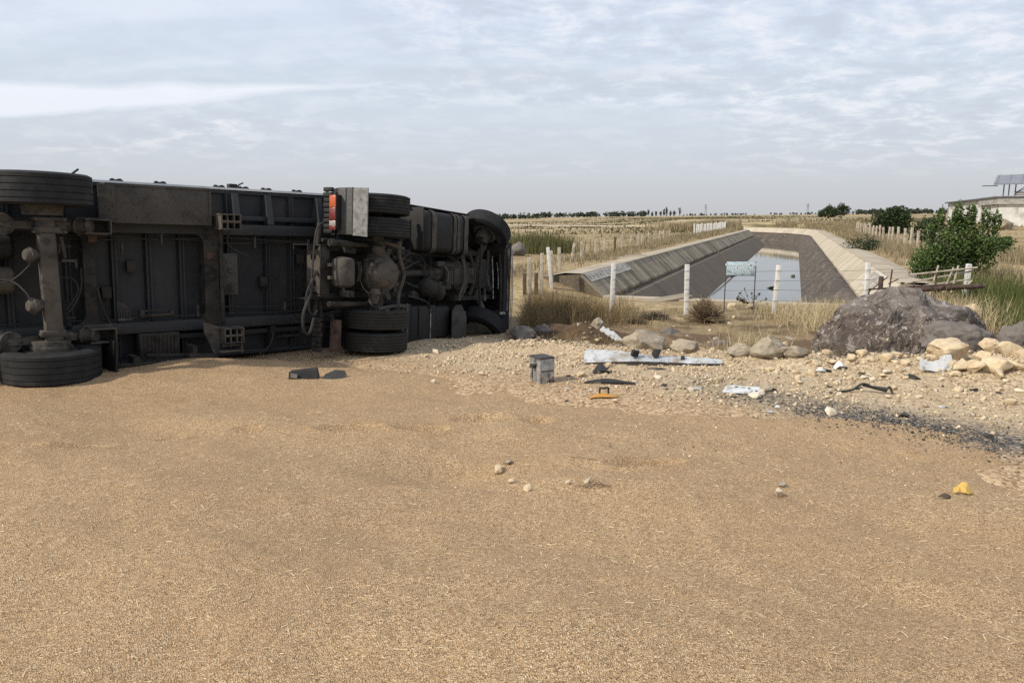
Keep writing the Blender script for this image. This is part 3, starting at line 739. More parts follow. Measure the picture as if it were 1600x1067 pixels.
prof_x = [-1.25, -1.17, -.97, -.69, -.28, 0, .23, .60, .92, 1.15, 1.25]; prof_z = [.10, .32, .56, .74, .87, .90, .87, .74, .58, .40, .12]
for v in bme.vertices:      # broad hump: upright left flank, rounded top, long right shoulder
    x_, y_, z_ = v.co
    k_ = float(np.interp(x_, prof_x, prof_z)) / max(.10, .73 * math.sqrt(max(.02, 1 - min(1, abs(x_) / 1.26) ** 2)))
    if z_ > 0:
        yy_ = min(1, abs(y_) / .8); v.co.z = z_ * (1 + (k_ - 1) * (1 - yy_ ** 3)) 
bme.update()
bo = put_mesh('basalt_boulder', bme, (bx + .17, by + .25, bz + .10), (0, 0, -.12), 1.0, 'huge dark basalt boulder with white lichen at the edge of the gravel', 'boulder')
for (px, py, w, hh, yy, seed, m_, lab) in [
        (1512, 556, 1.02, .46, .55, 11, m_basalt_s, 'rounded grey boulder half hidden at the right foot of the lichened boulder'),
        (1606, 555, .62, .62, .6, 12, m_basalt_s, 'smooth grey boulder cut by the right edge of the picture'),
        (1492, 566, .62, .36, .4, 13, m_lime, 'tan limestone block leaning in front of the rounded grey boulder'),
        (1523, 505, .62, .52, .5, 14, m_lime, 'tan boulder at the foot of the white concrete fence post'),
        (1203, 566, .60, .36, .45, 15, m_lime_grey, 'light grey rounded rock beside dry grass at the gravel edge'),
        (1160, 562, .42, .22, .35, 16, m_lime_grey, 'low grey slab of rock left of the light rounded rock'),
        (1245, 560, .40, .18, .35, 17, m_lime_grey, 'flat grey rock in the shade left of the huge boulder'),
        (1013, 548, .70, .36, .5, 18, m_lime_grey, 'rounded earth covered rock behind the long white panel'),
        (1076, 556, .50, .26, .4, 19, m_lime_grey, 'grey cracked rock behind the right half of the long white panel'),
        (1125, 543, .52, .12, .35, 20, m_basalt_s, 'dark flat stone slab tilted over the grey rocks'),
        (1050, 524, .62, .14, .4, 21, m_basalt_s, 'long dark flat rock on the brown earth by the fence'),
        (815, 530, .60, .26, .45, 22, m_basalt_s, 'dusty rock at the foot of the overturned cab'),
        (848, 528, .40, .22, .35, 23, m_basalt_s, 'brown rock on the edge of the dug hollow'),
        (1232, 494, .26, .34, .26, 24, m_lime_grey, 'round mottled stone in the grass below the fence sign'),
        (1262, 490, .40, .28, .3, 25, m_lime_pale, 'white topped stone lying right of the mottled stone'),
        (1146, 484, .36, .22, .3, 26, m_lime, 'orange tan stone beside the dry thistle'),
        (1177, 484, .34, .2, .3, 27, m_lime_grey, 'flat grey stone beside the dry thistle'),
        (1195, 474, .24, .22, .3, 30, m_lime_grey, 'small grey stone propped behind the dry thistle'),
        (950, 501, .36, .22, .3, 28, m_lime, 'oval tan stone on the earth below the fence'),
        (935, 517, .30, .26, .3, 29, m_lime_grey, 'pointed grey stone behind the broken white panel'),
        (1575, 360, 2.2, 1.2, 1.5, 31, m_lime_grey, 'pale boulder on the bank below the block building'),
        (1405, 364, 2.2, 1.0, 1.4, 32, m_lime_grey, 'grey boulder under the round dark fig bush'),
        (809, 402, 1.1, .9, 1.0, 33, m_basalt_s, 'dark rock standing in dry grass beyond the cab'),
        (840, 386, 1.7, .7, 1.2, 34, m_lime_grey, 'low grey rock beside the reeds'),
        (428, 549, .25, .15, .2, 35, m_lime, 'brown stone lying under the trailer floor edge')]:
    x, y, z = at(px, py)
    me = noisy_rock('boulder', seed, m_, 5, .13, 1.4, (1, 1, 1), .05) if seed in (11, 12, 32) else rocky('boulder', seed, m_, 22)
    put_mesh('boulder' if w > .55 else 'rock', me, (x, y + yy * .42, z + hh * .22), (random.uniform(-.15, .15), random.uniform(-.15, .15), random.uniform(-.4, .4)), (w, yy, hh * 1.25), lab, 'boulder' if w > .55 else 'rock', None)
blocks = [rocky('limestone_block', 400 + k, m_lime, 14, (1, random.uniform(.7, .95), random.uniform(.6, .85)), 2, .03) for k in range(6)]
# limestone blocks heaped at the right end of the ridge
k = 0
for (px, py, w) in [(1545, 556, .36), (1575, 560, .34), (1590, 578, .30), (1556, 580, .40), (1520, 583, .34), (1500, 580, .3), (1535, 570, .30), (1480, 575, .22), (1568, 590, .24), (1598, 560, .28),
                    (1440, 566, .16), (1415, 571, .14), (1385, 566, .2), (1360, 568, .14), (1330, 566, .22), (1300, 570, .18), (1315, 576, .12), (1290, 558, .16), (1275, 572, .14), (1345, 560, .16), (1400, 562, .18), (1455, 562, .14)]:
    x, y, z = at(px, py)
    put_mesh('limestone_rock', (blocks if px > 1470 else rocks_l)[k % 6], (x, y, z + w * .18), (random.uniform(-.4, .4), random.uniform(-.4, .4), random.uniform(0, 6)), w * random.uniform(.9, 1.1),
             'yellow limestone block in the heap at the right end of the gravel ridge' if px > 1470 else 'tan limestone lump on the ridge in front of the huge boulder', 'rock',
             'limestone blocks of the heap' if px > 1470 else 'limestone lumps before the boulder'); k += 1
# single stones set out by eye
for (px, py, w, kind, lab) in [
        (779, 738, .085, 'l', 'pale limestone chunk alone on the spilled grain'),
        (795, 724, .06, 'g', 'small brown clod touching the pale limestone chunk'),
        (800, 756, .05, 'l', 'flat limestone chip just behind the grain crest'),
        (825, 771, .06, 'l', 'low limestone sliver half buried in grain'),
        (1213, 778, .085, 'p', 'pointed white stone standing on the grain crest'),
        (1222, 766, .05, 'g', 'brown flake leaning on the pointed white stone'),
        (888, 759, .045, 'p', 'pale pebble among straw left of the twig'),
        (918, 758, .04, 'p', 'pale pebble beside the dry twig'),
        (1297, 648, .12, 'p', 'pale stone on the dark asphalt gravel'),
        (961, 632, .07, 'p', 'pale stone just right of the orange strip'),
        (1178, 622, .12, 'p', 'pale stone lying against the end of the white card'),
        (1385, 585, .10, 'p', 'white oval lump on the gravel ridge'),
        (1145, 622, .09, 'p', 'pale stone in front of the white card')]:
    x, y, z = at(px, py)
    me = {'l': rocks_l, 'p': rocks_p, 'g': rocks_g}[kind][random.randrange(4)]
    w *= 1.45
    put_mesh('stone', me, (x, y, z + w * .2), (random.uniform(-.4, .4), random.uniform(-.4, .4), random.uniform(0, 6)), w, lab, 'stone')
# countable stones on the gravel, then the small stuff
LAND = [(*at(px, py)[:2], t) for px, py, t in ((850, 600, 'round the metal battery box'), (1018, 572, 'beside the long white body panel'), (952, 602, 'near the black torn trim strip'), (943, 624, 'near the orange marker light'), (1160, 617, 'round the flat white plate'),
        (1350, 616, 'near the bent black bracket'), (1464, 584, 'near the crumpled white panel'), (1297, 575, 'before the huge boulder'), (1540, 600, 'at the right end of the gravel'), (720, 560, 'by the lower truck wheels'), (800, 548, 'before the overturned cab'), (1420, 640, 'beyond the dark asphalt strip'))]
cnt = 0
while cnt < 150:
    px = random.uniform(660, 1600); py = random.uniform(536, 660)
    lo = 540 + max(0, px - 900) * .04; hi = 590 + max(0, px - 700) * .075
    if not lo < py < hi + random.uniform(-30, 12): continue
    x, y, z = at(px, py)
    w = random.choice([.06, .07, .08, .09, .10, .12, .15]) * random.uniform(.8, 1.15)
    me = random.choice(rocks_l + rocks_l + rocks_p)
    best = min(LAND, key=lambda L_: (L_[0] - x) ** 2 + (L_[1] - y) ** 2)[2]
    put_mesh('gravel_stone', me, (x, y, z + w * .15), (random.uniform(-.5, .5), random.uniform(-.5, .5), random.uniform(0, 6)), w, ('larger ' if w > .1 else 'small ') + ('pale' if me in rocks_p else 'tan') + ' limestone stone lying loose ' + best, 'stone', 'loose stones on the gravel shoulder'); cnt += 1
LAND2 = [(*at(px, py)[:2], t) for px, py, t in ((1105, 506, 'round the tumbleweed'), (1174, 482, 'near the dry thistle'), (1022, 500, 'near the flat brushwood'), (950, 503, 'near the oval tan stone'), (1260, 500, 'right of the mottled stone'), (1210, 530, 'before the low tufts left of the huge boulder'), (1060, 535, 'near the dark flat slab'), (960, 530, 'near the broken white panel'))]
for k in range(26):
    px = random.uniform(930, 1290); py = random.uniform(490, 540); x, y, z = at(px, py); w = random.uniform(.08, .2)
    me = random.choice(rocks_g + rocks_l); put_mesh('field_stone', me, (x, y, z + w * .15), (random.uniform(-.4, .4), random.uniform(-.4, .4), random.uniform(0, 6)), w, ('grey' if me in rocks_g else 'tan') + ' stone on the brown earth ' + min(LAND2, key=lambda L_: (L_[0] - x) ** 2 + (L_[1] - y) ** 2)[2], 'stone', 'stones on the earth before the fence')

def scatter_hulls(name, P, size, m, shade, label, sq=.7, nt_=6):
    tmpl = []
    for k in range(nt_):
        bm = bmesh.new(); vs = [bm.verts.new(p) for p in hull_rock(300 + k, 9, (1, .85, sq))]
        g_ = bmesh.ops.convex_hull(bm, input=vs); bad = [v for v in g_['geom_interior'] if isinstance(v, bmesh.types.BMVert)]
        if bad: bmesh.ops.delete(bm, geom=bad, context='VERTS')
        bmesh.ops.recalc_face_normals(bm, faces=bm.faces[:]); bm.verts.index_update()
        tmpl.append((np.array([v.co[:] for v in bm.verts]), np.array([[v.index for v in f.verts] for f in bm.faces]))); bm.free()
    V, Fc, S = [], [], []; off = 0
    n = len(P); th = rng.uniform(0, 6.28, n); tl = rng.uniform(-.6, .6, n)
    for i in range(n):
        tv, tf = tmpl[i % nt_]; c, s_ = math.cos(th[i]), math.sin(th[i]); ct_, st_ = math.cos(tl[i]), math.sin(tl[i])
        x = tv[:, 0] * c - tv[:, 1] * s_; y = tv[:, 0] * s_ + tv[:, 1] * c; z = tv[:, 2]
        y, z = y * ct_ - z * st_, y * st_ + z * ct_
        V.append(np.stack([x, y, z], 1) * size[i] + P[i]); Fc.append(tf + off); off += len(tv); S.append(np.full(len(tv), shade[i]))
    o = np_mesh(name, np.concatenate(V), np.concatenate(Fc), m, {'shade': np.concatenate(S)})
    return tag(o, label, kind='stuff')
def sample(n, fn, xr, yr):
    out = []
    while sum(map(len, out)) < n:
        x = rng.uniform(*xr, 4000); y = rng.uniform(*yr, 4000); k = fn(x, y) > rng.uniform(0, 1, 4000); out.append(np.stack([x[k], y[k]], 1))
    return np.concatenate(out)[:n]
def gravel_density(x, y):
    s_ = ridge_s(x, y); return sstep(-3.6, -.6, s_) * (1 - sstep(.4, 1.4, s_)) * sstep(-2.2, -.6, x + .0 * y) * (.25 + .9 * sstep(.42, .6, fbm(x * 1.7, y * 1.7, 61))) * (grain_t(x, y) < .045)
NG = 15000
pp = sample(NG, gravel_density, (-2.5, 9), (5.5, 13.5))
zz = np.maximum(hgt0(pp[:, 0], pp[:, 1]), grain_h(pp[:, 0], pp[:, 1]))
sz = .016 + .055 * rng.uniform(0, 1, NG) ** 3
scatter_hulls('gravel', np.column_stack([pp, zz + sz * .15]), sz, m_grain_bits, rng.uniform(0.1, 1, NG), 'crushed tan limestone gravel along the road shoulder')
def asph_density(x, y): return np.exp(-(((x + y - 10.62) / 1.414 + .3 * (fbm(x, y, 63) - .5)) / .44) ** 2) * sstep(1.4, 3.6, x) * (.3 + .7 * sstep(.4, .6, fbm(x * 2, y * 2, 65)))
pp = sample(5500, asph_density, (.8, 7), (4, 10))
zz = np.maximum(hgt0(pp[:, 0], pp[:, 1]), grain_h(pp[:, 0], pp[:, 1])); sz = .012 + .028 * rng.uniform(0, 1, 5500) ** 3
scatter_hulls('asphalt_gravel', np.column_stack([pp, zz + sz * .1]), sz, m_asph_bits, rng.uniform(0, 1, 5500) ** 1.5, 'dark crushed asphalt chips in a strip across the gravel')
# stray pebbles over the grain, right side
def peb_density(x, y): return (.10 + .9 * sstep(-.6, 2.6, x)) * sstep(4.9, 6.2, y) * (1 - sstep(8, 9.5, y)) * (.2 + .8 * sstep(.45, .6, fbm(x * 1.3, y * 1.3, 67)))
pp = sample(2000, peb_density, (-3, 6.5), (4.8, 9.5)); zz = np.maximum(hgt0(pp[:, 0], pp[:, 1]), grain_h(pp[:, 0], pp[:, 1])); sz = .006 + .03 * rng.uniform(0, 1, 2000) ** 3.5
scatter_hulls('pebbles', np.column_stack([pp, zz + sz * .1]), sz, m_grain_bits, np.where(rng.uniform(0, 1, 2000) < .25, 0, rng.uniform(.4, 1, 2000)), 'small pebbles and clods strewn over the grain')

def rub_density(x, y): s_ = ridge_s(x, y); return sstep(-.2, .3, s_) * (1 - sstep(1.6, 3.4, s_)) * sstep(-.4, .8, x) * (.15 + .85 * sstep(.45, .6, fbm(x * 1.5, y * 1.5, 69)))
hp = np.column_stack([rng.normal(6.35, .6, 700), rng.normal(9.6, .4, 700)]); hz = hgt0(hp[:, 0], hp[:, 1]); hs = .03 + .12 * rng.uniform(0, 1, 700) ** 3
scatter_hulls('crumbled_limestone', np.column_stack([hp, hz + hs * .1]), hs, m_grain_bits, rng.uniform(.4, 1, 700), 'pale crumbled limestone heaped at the right end of the ridge')
pp = sample(3600, rub_density, (-1, 9), (7.5, 15)); zz = hgt0(pp[:, 0], pp[:, 1]); sz = .025 + .13 * rng.uniform(0, 1, 3600) ** 3.2
scatter_hulls('rubble', np.column_stack([pp, zz + sz * .1]), sz, m_rubble, rng.uniform(0, 1, 3600), 'brown and grey rubble on the broken verge behind the gravel ridge')
# chaff and straw on the grain
def flecks(name, n, xr, yr, lr, wr, m, label, dens=None):
    pp = sample(n, dens or (lambda x, y: (grain_t(x, y) > 0) * np.clip(4.0 / y, .12, 1)), xr, yr)
    z = grain_h(pp[:, 0], pp[:, 1]); L = rng.uniform(0, 1, n) ** 2.2 * (lr[1] - lr[0]) + lr[0]; W = rng.uniform(*wr, n); a = rng.uniform(0, 3.14, n); ti = rng.normal(0, .18, n)
    d = np.stack([np.cos(a) * np.cos(ti), np.sin(a) * np.cos(ti), np.sin(ti)], 1) * (L / 2)[:, None]; q = np.stack([-np.sin(a), np.cos(a), np.zeros(n)], 1) * (W / 2)[:, None]
    c = np.column_stack([pp, z + .004]); up = np.array([0, 0, 1]) * W[:, None] * .6
    V = np.stack([c - d - q, c + d - q, c + d + q, c - d + q, c - d + up, c + d + up], 1).reshape(-1, 3)
    b = np.arange(n)[:, None] * 6
    Fq = np.concatenate([b + np.array([0, 1, 5, 4]), b + np.array([3, 4, 5, 2])])
    o = np_mesh(name, V, Fq, m, {'shade': np.repeat(rng.uniform(0, 1, n), 6)}); return tag(o, label, kind='stuff')
flecks('straw_chaff', 8500, (-7, 6.5), (2.6, 10), (.008, .05), (.0016, .0034), m_straw, 'pale bits of straw and chaff lying on the grain')

# ------------------------------------------------------------------ vehicles
class Part:
    """B builder bound to a root"""
    def __init__(s, root): s.root = root
    def __call__(s, name, m, fn, parent=None, label=None, sharp=35):
        b = B(); fn(b); return b.build(name, m, parent or s.root, label, sharp)
def tyre_prof(r, w, ri, grooves=4):
    """closed lathe profile of a tyre centred on h=0"""
    h = w / 2; P = [(ri, -h * .80), (ri + .02, -h * .92), (ri + (r - ri) * .5, -h * 1.0), (r - .045, -h * .97), (r - .012, -h * .88)]
    n = grooves; span = h * .80; gw = .007; gd = .010
    xs = [(-span + 2 * span * (k + .5) / n) for k in range(n)]
    P.append((r, -h * .84))
    for x in xs: P += [(r, x - gw), (r - gd, x - gw * .6), (r - gd, x + gw * .6), (r, x + gw)]
    P.append((r, h * .84))
    P += [(r - .012, h * .88), (r - .045, h * .97), (ri + (r - ri) * .5, h * 1.0), (ri + .02, h * .92), (ri, h * .80)]
    return P
def rim_prof(ri, w, deep=True):
    h = w / 2
    return [(ri + .004, -h * .82), (ri + .022, -h * .90), (ri + .020, -h * .94), (ri - .008, -h * .86), (ri - .03, -h * .5), (ri - .04, h * .2), (ri * .62, h * .30), (ri * .58, h * .15), (ri * .40, h * .12), (ri * .38, -h * .05), (.02, -h * .05)]
def make_wheel(root, c, axis, r=.52, w=.37, ri=.29, grooves=4, m_t=None, nuts=False, treadblocks=False):
    wb = B().lathe(tyre_prof(r, w, ri, grooves), c, axis, 64, close=True)
    ax = Vector(axis).normalized()
    t = wb.build('wheel', m_t or m_tyre, root, sharp=28)
    t.name = 'wheel'
    rb = B().lathe(rim_prof(ri, w), c, axis, 40)
    rb.build('rim', m_rim_pale if nuts else m_rim, t)
    if nuts:
        nb = B(); u = ax.orthogonal().normalized(); v_ = ax.cross(u)
        for k in range(10):
            a = 2 * math.pi * k / 10; p = Vector(c) + (u * math.cos(a) + v_ * math.sin(a)) * ri * .50
            nb.cyl(p + ax * w * .0, p - ax * w * .0 - ax * .03, .016, n=6)
        nb.build('wheel_nuts', m_cast, t)
    return t

# ---- semi trailer, lying on its side: X along it, Y from the road side to its roof, Z its width
tr = empty('semi_trailer', (-5.3, 8.49, -.0), (0, 0, 0))
tr.rotation_euler = (Matrix.Rotation(R(40.8), 3, 'Z') @ Matrix.Rotation(R(2.0), 3, 'Y')).to_euler()
tag(tr, 'dark grey tipper semi trailer overturned on its side with its axle and floor facing out', 'semi trailer')
P = Part(tr)
# body shell
def body(b):
    b.box((0, 1.30, 1.235), (10.8, .06, 2.45))                  # floor
    b.box((0, 2.15, .03), (10.8, 1.70, .05)); b.box((0, 3.03, 1.235), (10.8, .05, 2.45))
    b.box((-5.43, 2.15, 1.235), (.06, 1.76, 2.45)); b.box((5.42, 2.15, 1.235), (.06, 1.76, 2.45))
P('cargo_body', m_trail_in, body)
P('side_wall', m_white_p, lambda b: b.box((0, 2.10, 2.473), (10.8, 1.80, .03)), label='white upper side wall of the body')
P('edge_rail', m_trail, lambda b: b.box((-.0, 1.27, 2.425), (10.82, .10, .05), bev=.01))
P('edge_rail', m_trail, lambda b: b.box((-.2, 1.27, .035), (10.42, .10, .07), bev=.01))
for x in (-4.2, -3.4, -2.6, -1.8, -1.0, -.3, .35, .90, 1.33, 1.77, 2.45, 3.03, 3.42, 3.95, 4.4):
    P('floor_rib', m_trail, lambda b: b.prism([(x - .055, 1.27, .08), (x - .055, 1.27, 2.40), (x - .035, 1.19, 2.40), (x - .035, 1.19, .08)], (.05, 0, 0)).prism([(x + .055, 1.27, .08), (x + .055, 1.27, 2.40), (x + .035, 1.19, 2.40), (x + .035, 1.19, .08)], (-.05, 0, 0)))
# chassis beams
for zz_, s_ in ((1.88, 1), (.53, -1)):
    P('chassis_rail', m_trail, lambda b: b.box((-.35, .985, zz_), (9.3, .024, .15), bev=.004).box((-.35, 1.10, zz_), (9.3, .21, .016)).box((-.35, 1.205, zz_), (9.3, .02, .15)))
    P('stringer', m_trail, lambda b: b.box((2.9, 1.16, zz_ + s_ * .17), (3.4, .12, .07), bev=.006))
# outriggers from rails to the body edge
for x in (-2.2, -.7, 2.52, 3.02, 3.85):
    for z0, z1 in ((1.97, 2.41), (.44, .07)):
        P('outrigger', m_trail, lambda b: b.prism([(x - .05, .99 if x > 2 else 1.05, z0), (x - .08, 1.24, z0), (x - .035, 1.24, z1), (x - .03, 1.14, z1)], (.085, 0, 0)))
# cross members with rounded gussets
def xmember(x0, w):
    def f(b):
        b.box((x0, .975, 1.2), (w, .03, 1.36), bev=.006); b.box((x0 - w / 2 + .012, 1.09, 1.2), (.02, .2, 1.34)); b.box((x0 + w / 2 - .012, 1.09, 1.2), (.02, .2, 1.34))
        for z, sz_ in ((1.80, 1), (.61, -1)):
            for sx_ in (-1, 1):
                pts = [(x0 + sx_ * w / 2, .968, z)]
                for k in range(7):
                    a = R(90) * k / 6; pts.append((x0 + sx_ * (w / 2 + .13 - .13 * math.sin(a)), .968, z - sz_ * (.13 - .13 * math.cos(a)) ))
                b.prism(pts, (0, .02, 0))
    return f
P('cross_member', m_under, xmember(.55, .14)); P('cross_member', m_under, xmember(2.10, .20)); P('cross_member', m_trail, xmember(4.15, .16)); P('cross_member', m_under, xmember(-1.0, .16))
P('bolt_hole', m_black, lambda b: [b.cyl((2.13, .958, z), (2.13, .964, z), .022, n=12) for z in (1.66, .72)])
P('drain_pipe', m_under, lambda b: b.tube([(.62, .96, 1.1), (.68, .95, .8), (.76, .97, .6)], .018))
# axle assembly
P('axle', m_under_l, lambda b: b.box((0.02, .47, 1.22), (.19, .17, 1.50), (0, -.02, 0), bev=.03).cyl((0, .5, .2), (0, .5, 2.3), .065).box((.02, .47, 1.83), (.26, .2, .06), bev=.01).box((.02, .47, .60), (.26, .2, .05), bev=.01))
for zc_ in (.20, 2.30):
    make_wheel(tr, (0, .52, zc_), (0, 0, 1 if zc_ < 1 else -1), .535, .385, .30, 4)
for z0, z1 in ((.385, .50), (2.115, 2.0)):
    P('brake_drum', m_under_l, lambda b: b.lathe([(.10, 0), (.22, 0), (.225, (z1 - z0) * .35), (.212, (z1 - z0) * .4), (.212, z1 - z0), (.06, z1 - z0)], (0, .52, z0), (0, 0, 1), 36))
    P('brake_backplate', m_under, lambda b: b.cyl((0, .52, z0 - .03 * (1 if z1 > z0 else -1)), (0, .52, z0 - .005 * (1 if z1 > z0 else -1)), .29, n=36))
for zc_ in (1.88, .50):
    P('air_spring', m_cast, lambda b: b.lathe([(.04, 0), (.12, .0), (.132, .02), (.128, .05), (.10, .07), (.125, .10), (.135, .15), (.125, .20), (.10, .23), (.125, .26), (.135, .30), (.12, .35), (.04, .36)], (-.40, .50, zc_), (-.25, 1, 0), 32))
    P('trailing_arm', m_under_l, lambda b: b.prism([(-.44, .48, zc_ - .035), (-.44, .48, zc_ + .035), (-.10, .56, zc_ + .05), (.44, .74, zc_ + .045), (.44, .74, zc_ - .045), (-.10, .56, zc_ - .05)], (0, .07, 0)))
    P('spring_bolt', m_cast, lambda b: [b.cyl((x, .465, zc_), (x, .50, zc_), .018, n=8) for x in (-.42, -.30)])
    P('axle_clamp', m_cast, lambda b: [b.box((.05, .40, zc_ + d_), (.34, .05, .04), bev=.008) for d_ in (-.075, .075)] + [b.cyl((x, .36, zc_ + d_), (x, .62, zc_ + d_), .02, n=10) for x in (-.10, .20) for d_ in (-.075, .075)])
    P('spring_hanger', m_under_l, lambda b: b.box((.60, .76, zc_ + .085), (.30, .34, .014)).box((.60, .76, zc_ - .085), (.30, .34, .014)).box((.745, .76, zc_), (.014, .34, .18)).box((.60, .92, zc_), (.34, .03, .22), bev=.006))
    P('pivot_bush', m_cast, lambda b: b.lathe([(.03, -.10), (.085, -.10), (.10, -.07), (.085, -.05), (.085, .05), (.10, .07), (.085, .10), (.03, .10)], (.45, .70, zc_), (.7, -.5, 0), 28))
    P('shock_absorber', m_black, lambda b: b.cyl((.22, .62, zc_ - .12 * (1 if zc_ > 1 else -1)), (.24, .95, zc_ - .42 * (1 if zc_ > 1 else -1)), .035, n=14).box((.24, .62, zc_ - .25 * (1 if zc_ > 1 else -1)), (.10, .05, .03)))
for zc_, tip in ((1.53, 1.3), (.93, 1.05)):
    P('brake_chamber', m_under_l, lambda b: b.lathe([(.02, 0), (.055, 0), (.078, .025), (.082, .045), (.095, .05), (.095, .068), (.082, .072), (.075, .11), (.05, .13), (.05, .17)], (-.23, .40, zc_), (.93, .30, 0), 28).box((-.08, .47, zc_), (.10, .05, .12), bev=.01))
P('air_line', m_hose, lambda b: b.tube([(-.17, .40, 1.45), (-.20, .46, 1.38), (-.36, .60, 1.22), (-.60, .68, 1.20), (-.9, .72, 1.22)], .011, 6))
P('air_line', m_hose, lambda b: b.tube([(-.20, .38, 1.0), (-.24, .42, 1.10), (-.36, .55, 1.22), (-.62, .66, 1.245), (-.9, .72, 1.25)], .011, 6))
P('air_line', m_hose, lambda b: b.tube([(.16, .7, 1.25), (.32, .78, 1.22), (.38, .8, 1.08), (.30, .8, .92), (.22, .72, .84)], .010, 6))
P('air_line', m_hose, lambda b: b.tube([(.44, .9, 1.35), (.42, .84, 1.1), (.34, .78, .92), (.24, .70, .80)], .010, 6))
for zc_, r_ in ((1.20, .17), (1.60, .16)):
    P('air_tank', m_under_l if zc_ < 1.5 else m_black, lambda b: b.lathe([(.02, 0), (r_ * .7, .015), (r_ * .95, .05), (r_, .09), (r_, 1.41), (r_ * .95, 1.45), (r_ * .7, 1.485), (.02, 1.5)], (-1.75, .98, zc_), (1, 0, 0), 32))
P('tank_strap', m_black, lambda b: b.lathe([(.172, 0), (.178, 0), (.178, .04), (.172, .04)], (-.62, .98, 1.20), (1, 0, 0), 32, close=True))
P('axle_bracket', m_cast, lambda b: b.cyl((.16, .44, 1.75), (.20, .5, 1.50), .022, n=10).box((.24, .48, 1.46), (.16, .04, .03)).box((.31, .48, 1.42), (.02, .04, .10)))
# side storage box and things under the lower edge
def sidebox(b):
    b.box((1.39, 1.0, 2.185), (1.31, .50, .51), bev=.008)
    b.box((1.39, .755, 2.42), (1.33, .03, .03)); b.box((2.03, .745, 2.185), (.03, .016, .50))
P('storage_box', m_box, sidebox)
P('box_end_plate', m_box, lambda b: b.prism([(.66, .80, 1.95), (.72, .735, 1.94), (.84, .735, 1.94), (.84, .735, 2.42), (.72, .735, 2.42), (.66, .80, 2.42)], (0, .02, 0)))
def ventbox(b):
    b.box((1.36, 1.08, .265), (.52, .30, .36), bev=.01); b.box((1.36, .92, .075), (.56, .04, .05), bev=.006)
    for k in range(9): b.box((1.16 + k * .05, .925, .29), (.016, .03, .26))
P('slatted_box', m_under, ventbox)
P('bracket_tray', m_under, lambda b: b.box((1.33, .93, .70), (.44, .10, .035), bev=.005).box((1.14, .93, .73), (.05, .10, .09)).box((1.52, .93, .72), (.04, .10, .07)).box((1.33, .97, .755), (.28, .02, .03)))
P('loose_wires', m_under_l, lambda b: [b.tube([(.88 + k * .03, 1.0, .64), (.86 + k * .035, .96, .76), (.86 + k * .02, .98, .90 - k * .01)], .005, 5) for k in range(5)] + [b.box((.94, .96, .655), (.18, .05, .03))])
# landing gear: two legs folded away, joined by a cross shaft
P('cross_shaft', m_under, lambda b: b.cyl((2.19, .82, .45), (2.19, .82, 2.0), .028, n=14))
def foot(z0, up):
    def f(b):
        b.box((2.22, .95, z0), (.17, .55, .17), bev=.012)
        b.box((2.23, .62, z0 + .10 * up), (.30, .24, .018)); b.box((2.23, .62, z0 - .10 * up), (.30, .24, .018))
        for x in (2.10, 2.18, 2.27, 2.36): b.box((x, .60, z0), (.018, .22, .21))
        b.cyl((2.10, .50, z0), (2.36, .50, z0), .018, n=10)
    return f
P('landing_leg', m_under_l, foot(1.99, 1)); P('landing_leg', m_under_l, foot(.40, 1))
P('leg_bracket', m_under_l, lambda b: b.prism([(1.86, .64, .46), (1.86, .66, .60), (2.08, .66, .52), (2.08, .66, .16), (2.0, .66, .12)], (0, .02, 0)).box((2.2, .62, .18), (.34, .22, .025)).box((2.34, .56, .32), (.02, .10, .34)).box((2.22, .56, .26), (.28, .03, .025)))
P('valve_box', m_box, lambda b: b.box((2.36, 1.0, 1.24), (.21, .14, .60), bev=.012).box((2.36, .92, 1.28), (.10, .03, .03)).box((2.36, .92, 1.02), (.10, .03, .03)).box((2.33, .92, 1.31), (.02, .03, .07)).box((2.33, .92, 1.05), (.02, .03, .07)))
P('air_line', m_hose, lambda b: b.tube([(2.36, .86, 1.92), (2.30, .86, 1.75), (2.36, .88, 1.62), (2.62, .92, 1.50)], .014, 6))
P('air_line', m_hose, lambda b: b.tube([(2.3, 1.05, .76), (2.9, 1.08, .73), (3.6, 1.08, .75), (4.0, 1.08, .74)], .011, 6))
P('crushed_side_guard', m_under, lambda b: b.box((1.30, .70, .085), (1.30, .06, .035), (0, -.02, .03), bev=.006).box((1.55, .78, .15), (.80, .05, .03), (0, .06, -.1)).box((1.85, .66, .13), (.40, .05, .05), (0, .1, .05)).box((1.0, .85, .12), (.08, .3, .10)).box((1.75, .85, .20), (.06, .3, .12)).box((.85, .74, .03), (.35, .05, .03), (.2, .1, .2)))
P('mud_flap', m_black, lambda b: b.box((.66, .62, .24), (.03, .55, .40), (0, .05, .08)))
for x in (1.02, 1.58, 2.40, 2.76, 3.12, 3.62, 4.2, .2):
    P('tarpaulin_hook', m_black, lambda b: b.box((x, 1.42, 2.50), (.16, .06, .018)).box((x - .05, 1.42, 2.515), (.03, .05, .03)).box((x + .04, 1.42, 2.515), (.04, .05, .03)).cyl((x - .08, 1.42, 2.51), (x + .08, 1.42, 2.51), .010, n=8))
P('marker_arm', m_black, lambda b: b.tube([(.45, 1.4, 2.49), (.50, 1.4, 2.56), (.57, 1.4, 2.62)], .014, 6, False).box((.62, 1.4, 2.50), (.2, .05, .02)))
P('marker_arm', m_black, lambda b: b.tube([(2.62, 1.36, 2.49), (2.68, 1.36, 2.55), (2.74, 1.36, 2.58)], .012, 6, False).box((2.55, 1.3, 2.50), (.12, .12, .10), bev=.01))
P('kingpin_plate', m_under, lambda b: b.box((4.3, 1.0, 1.2), (.9, .02, 1.1)).cyl((4.3, .90, 1.2), (4.3, 1.0, 1.2), .05))

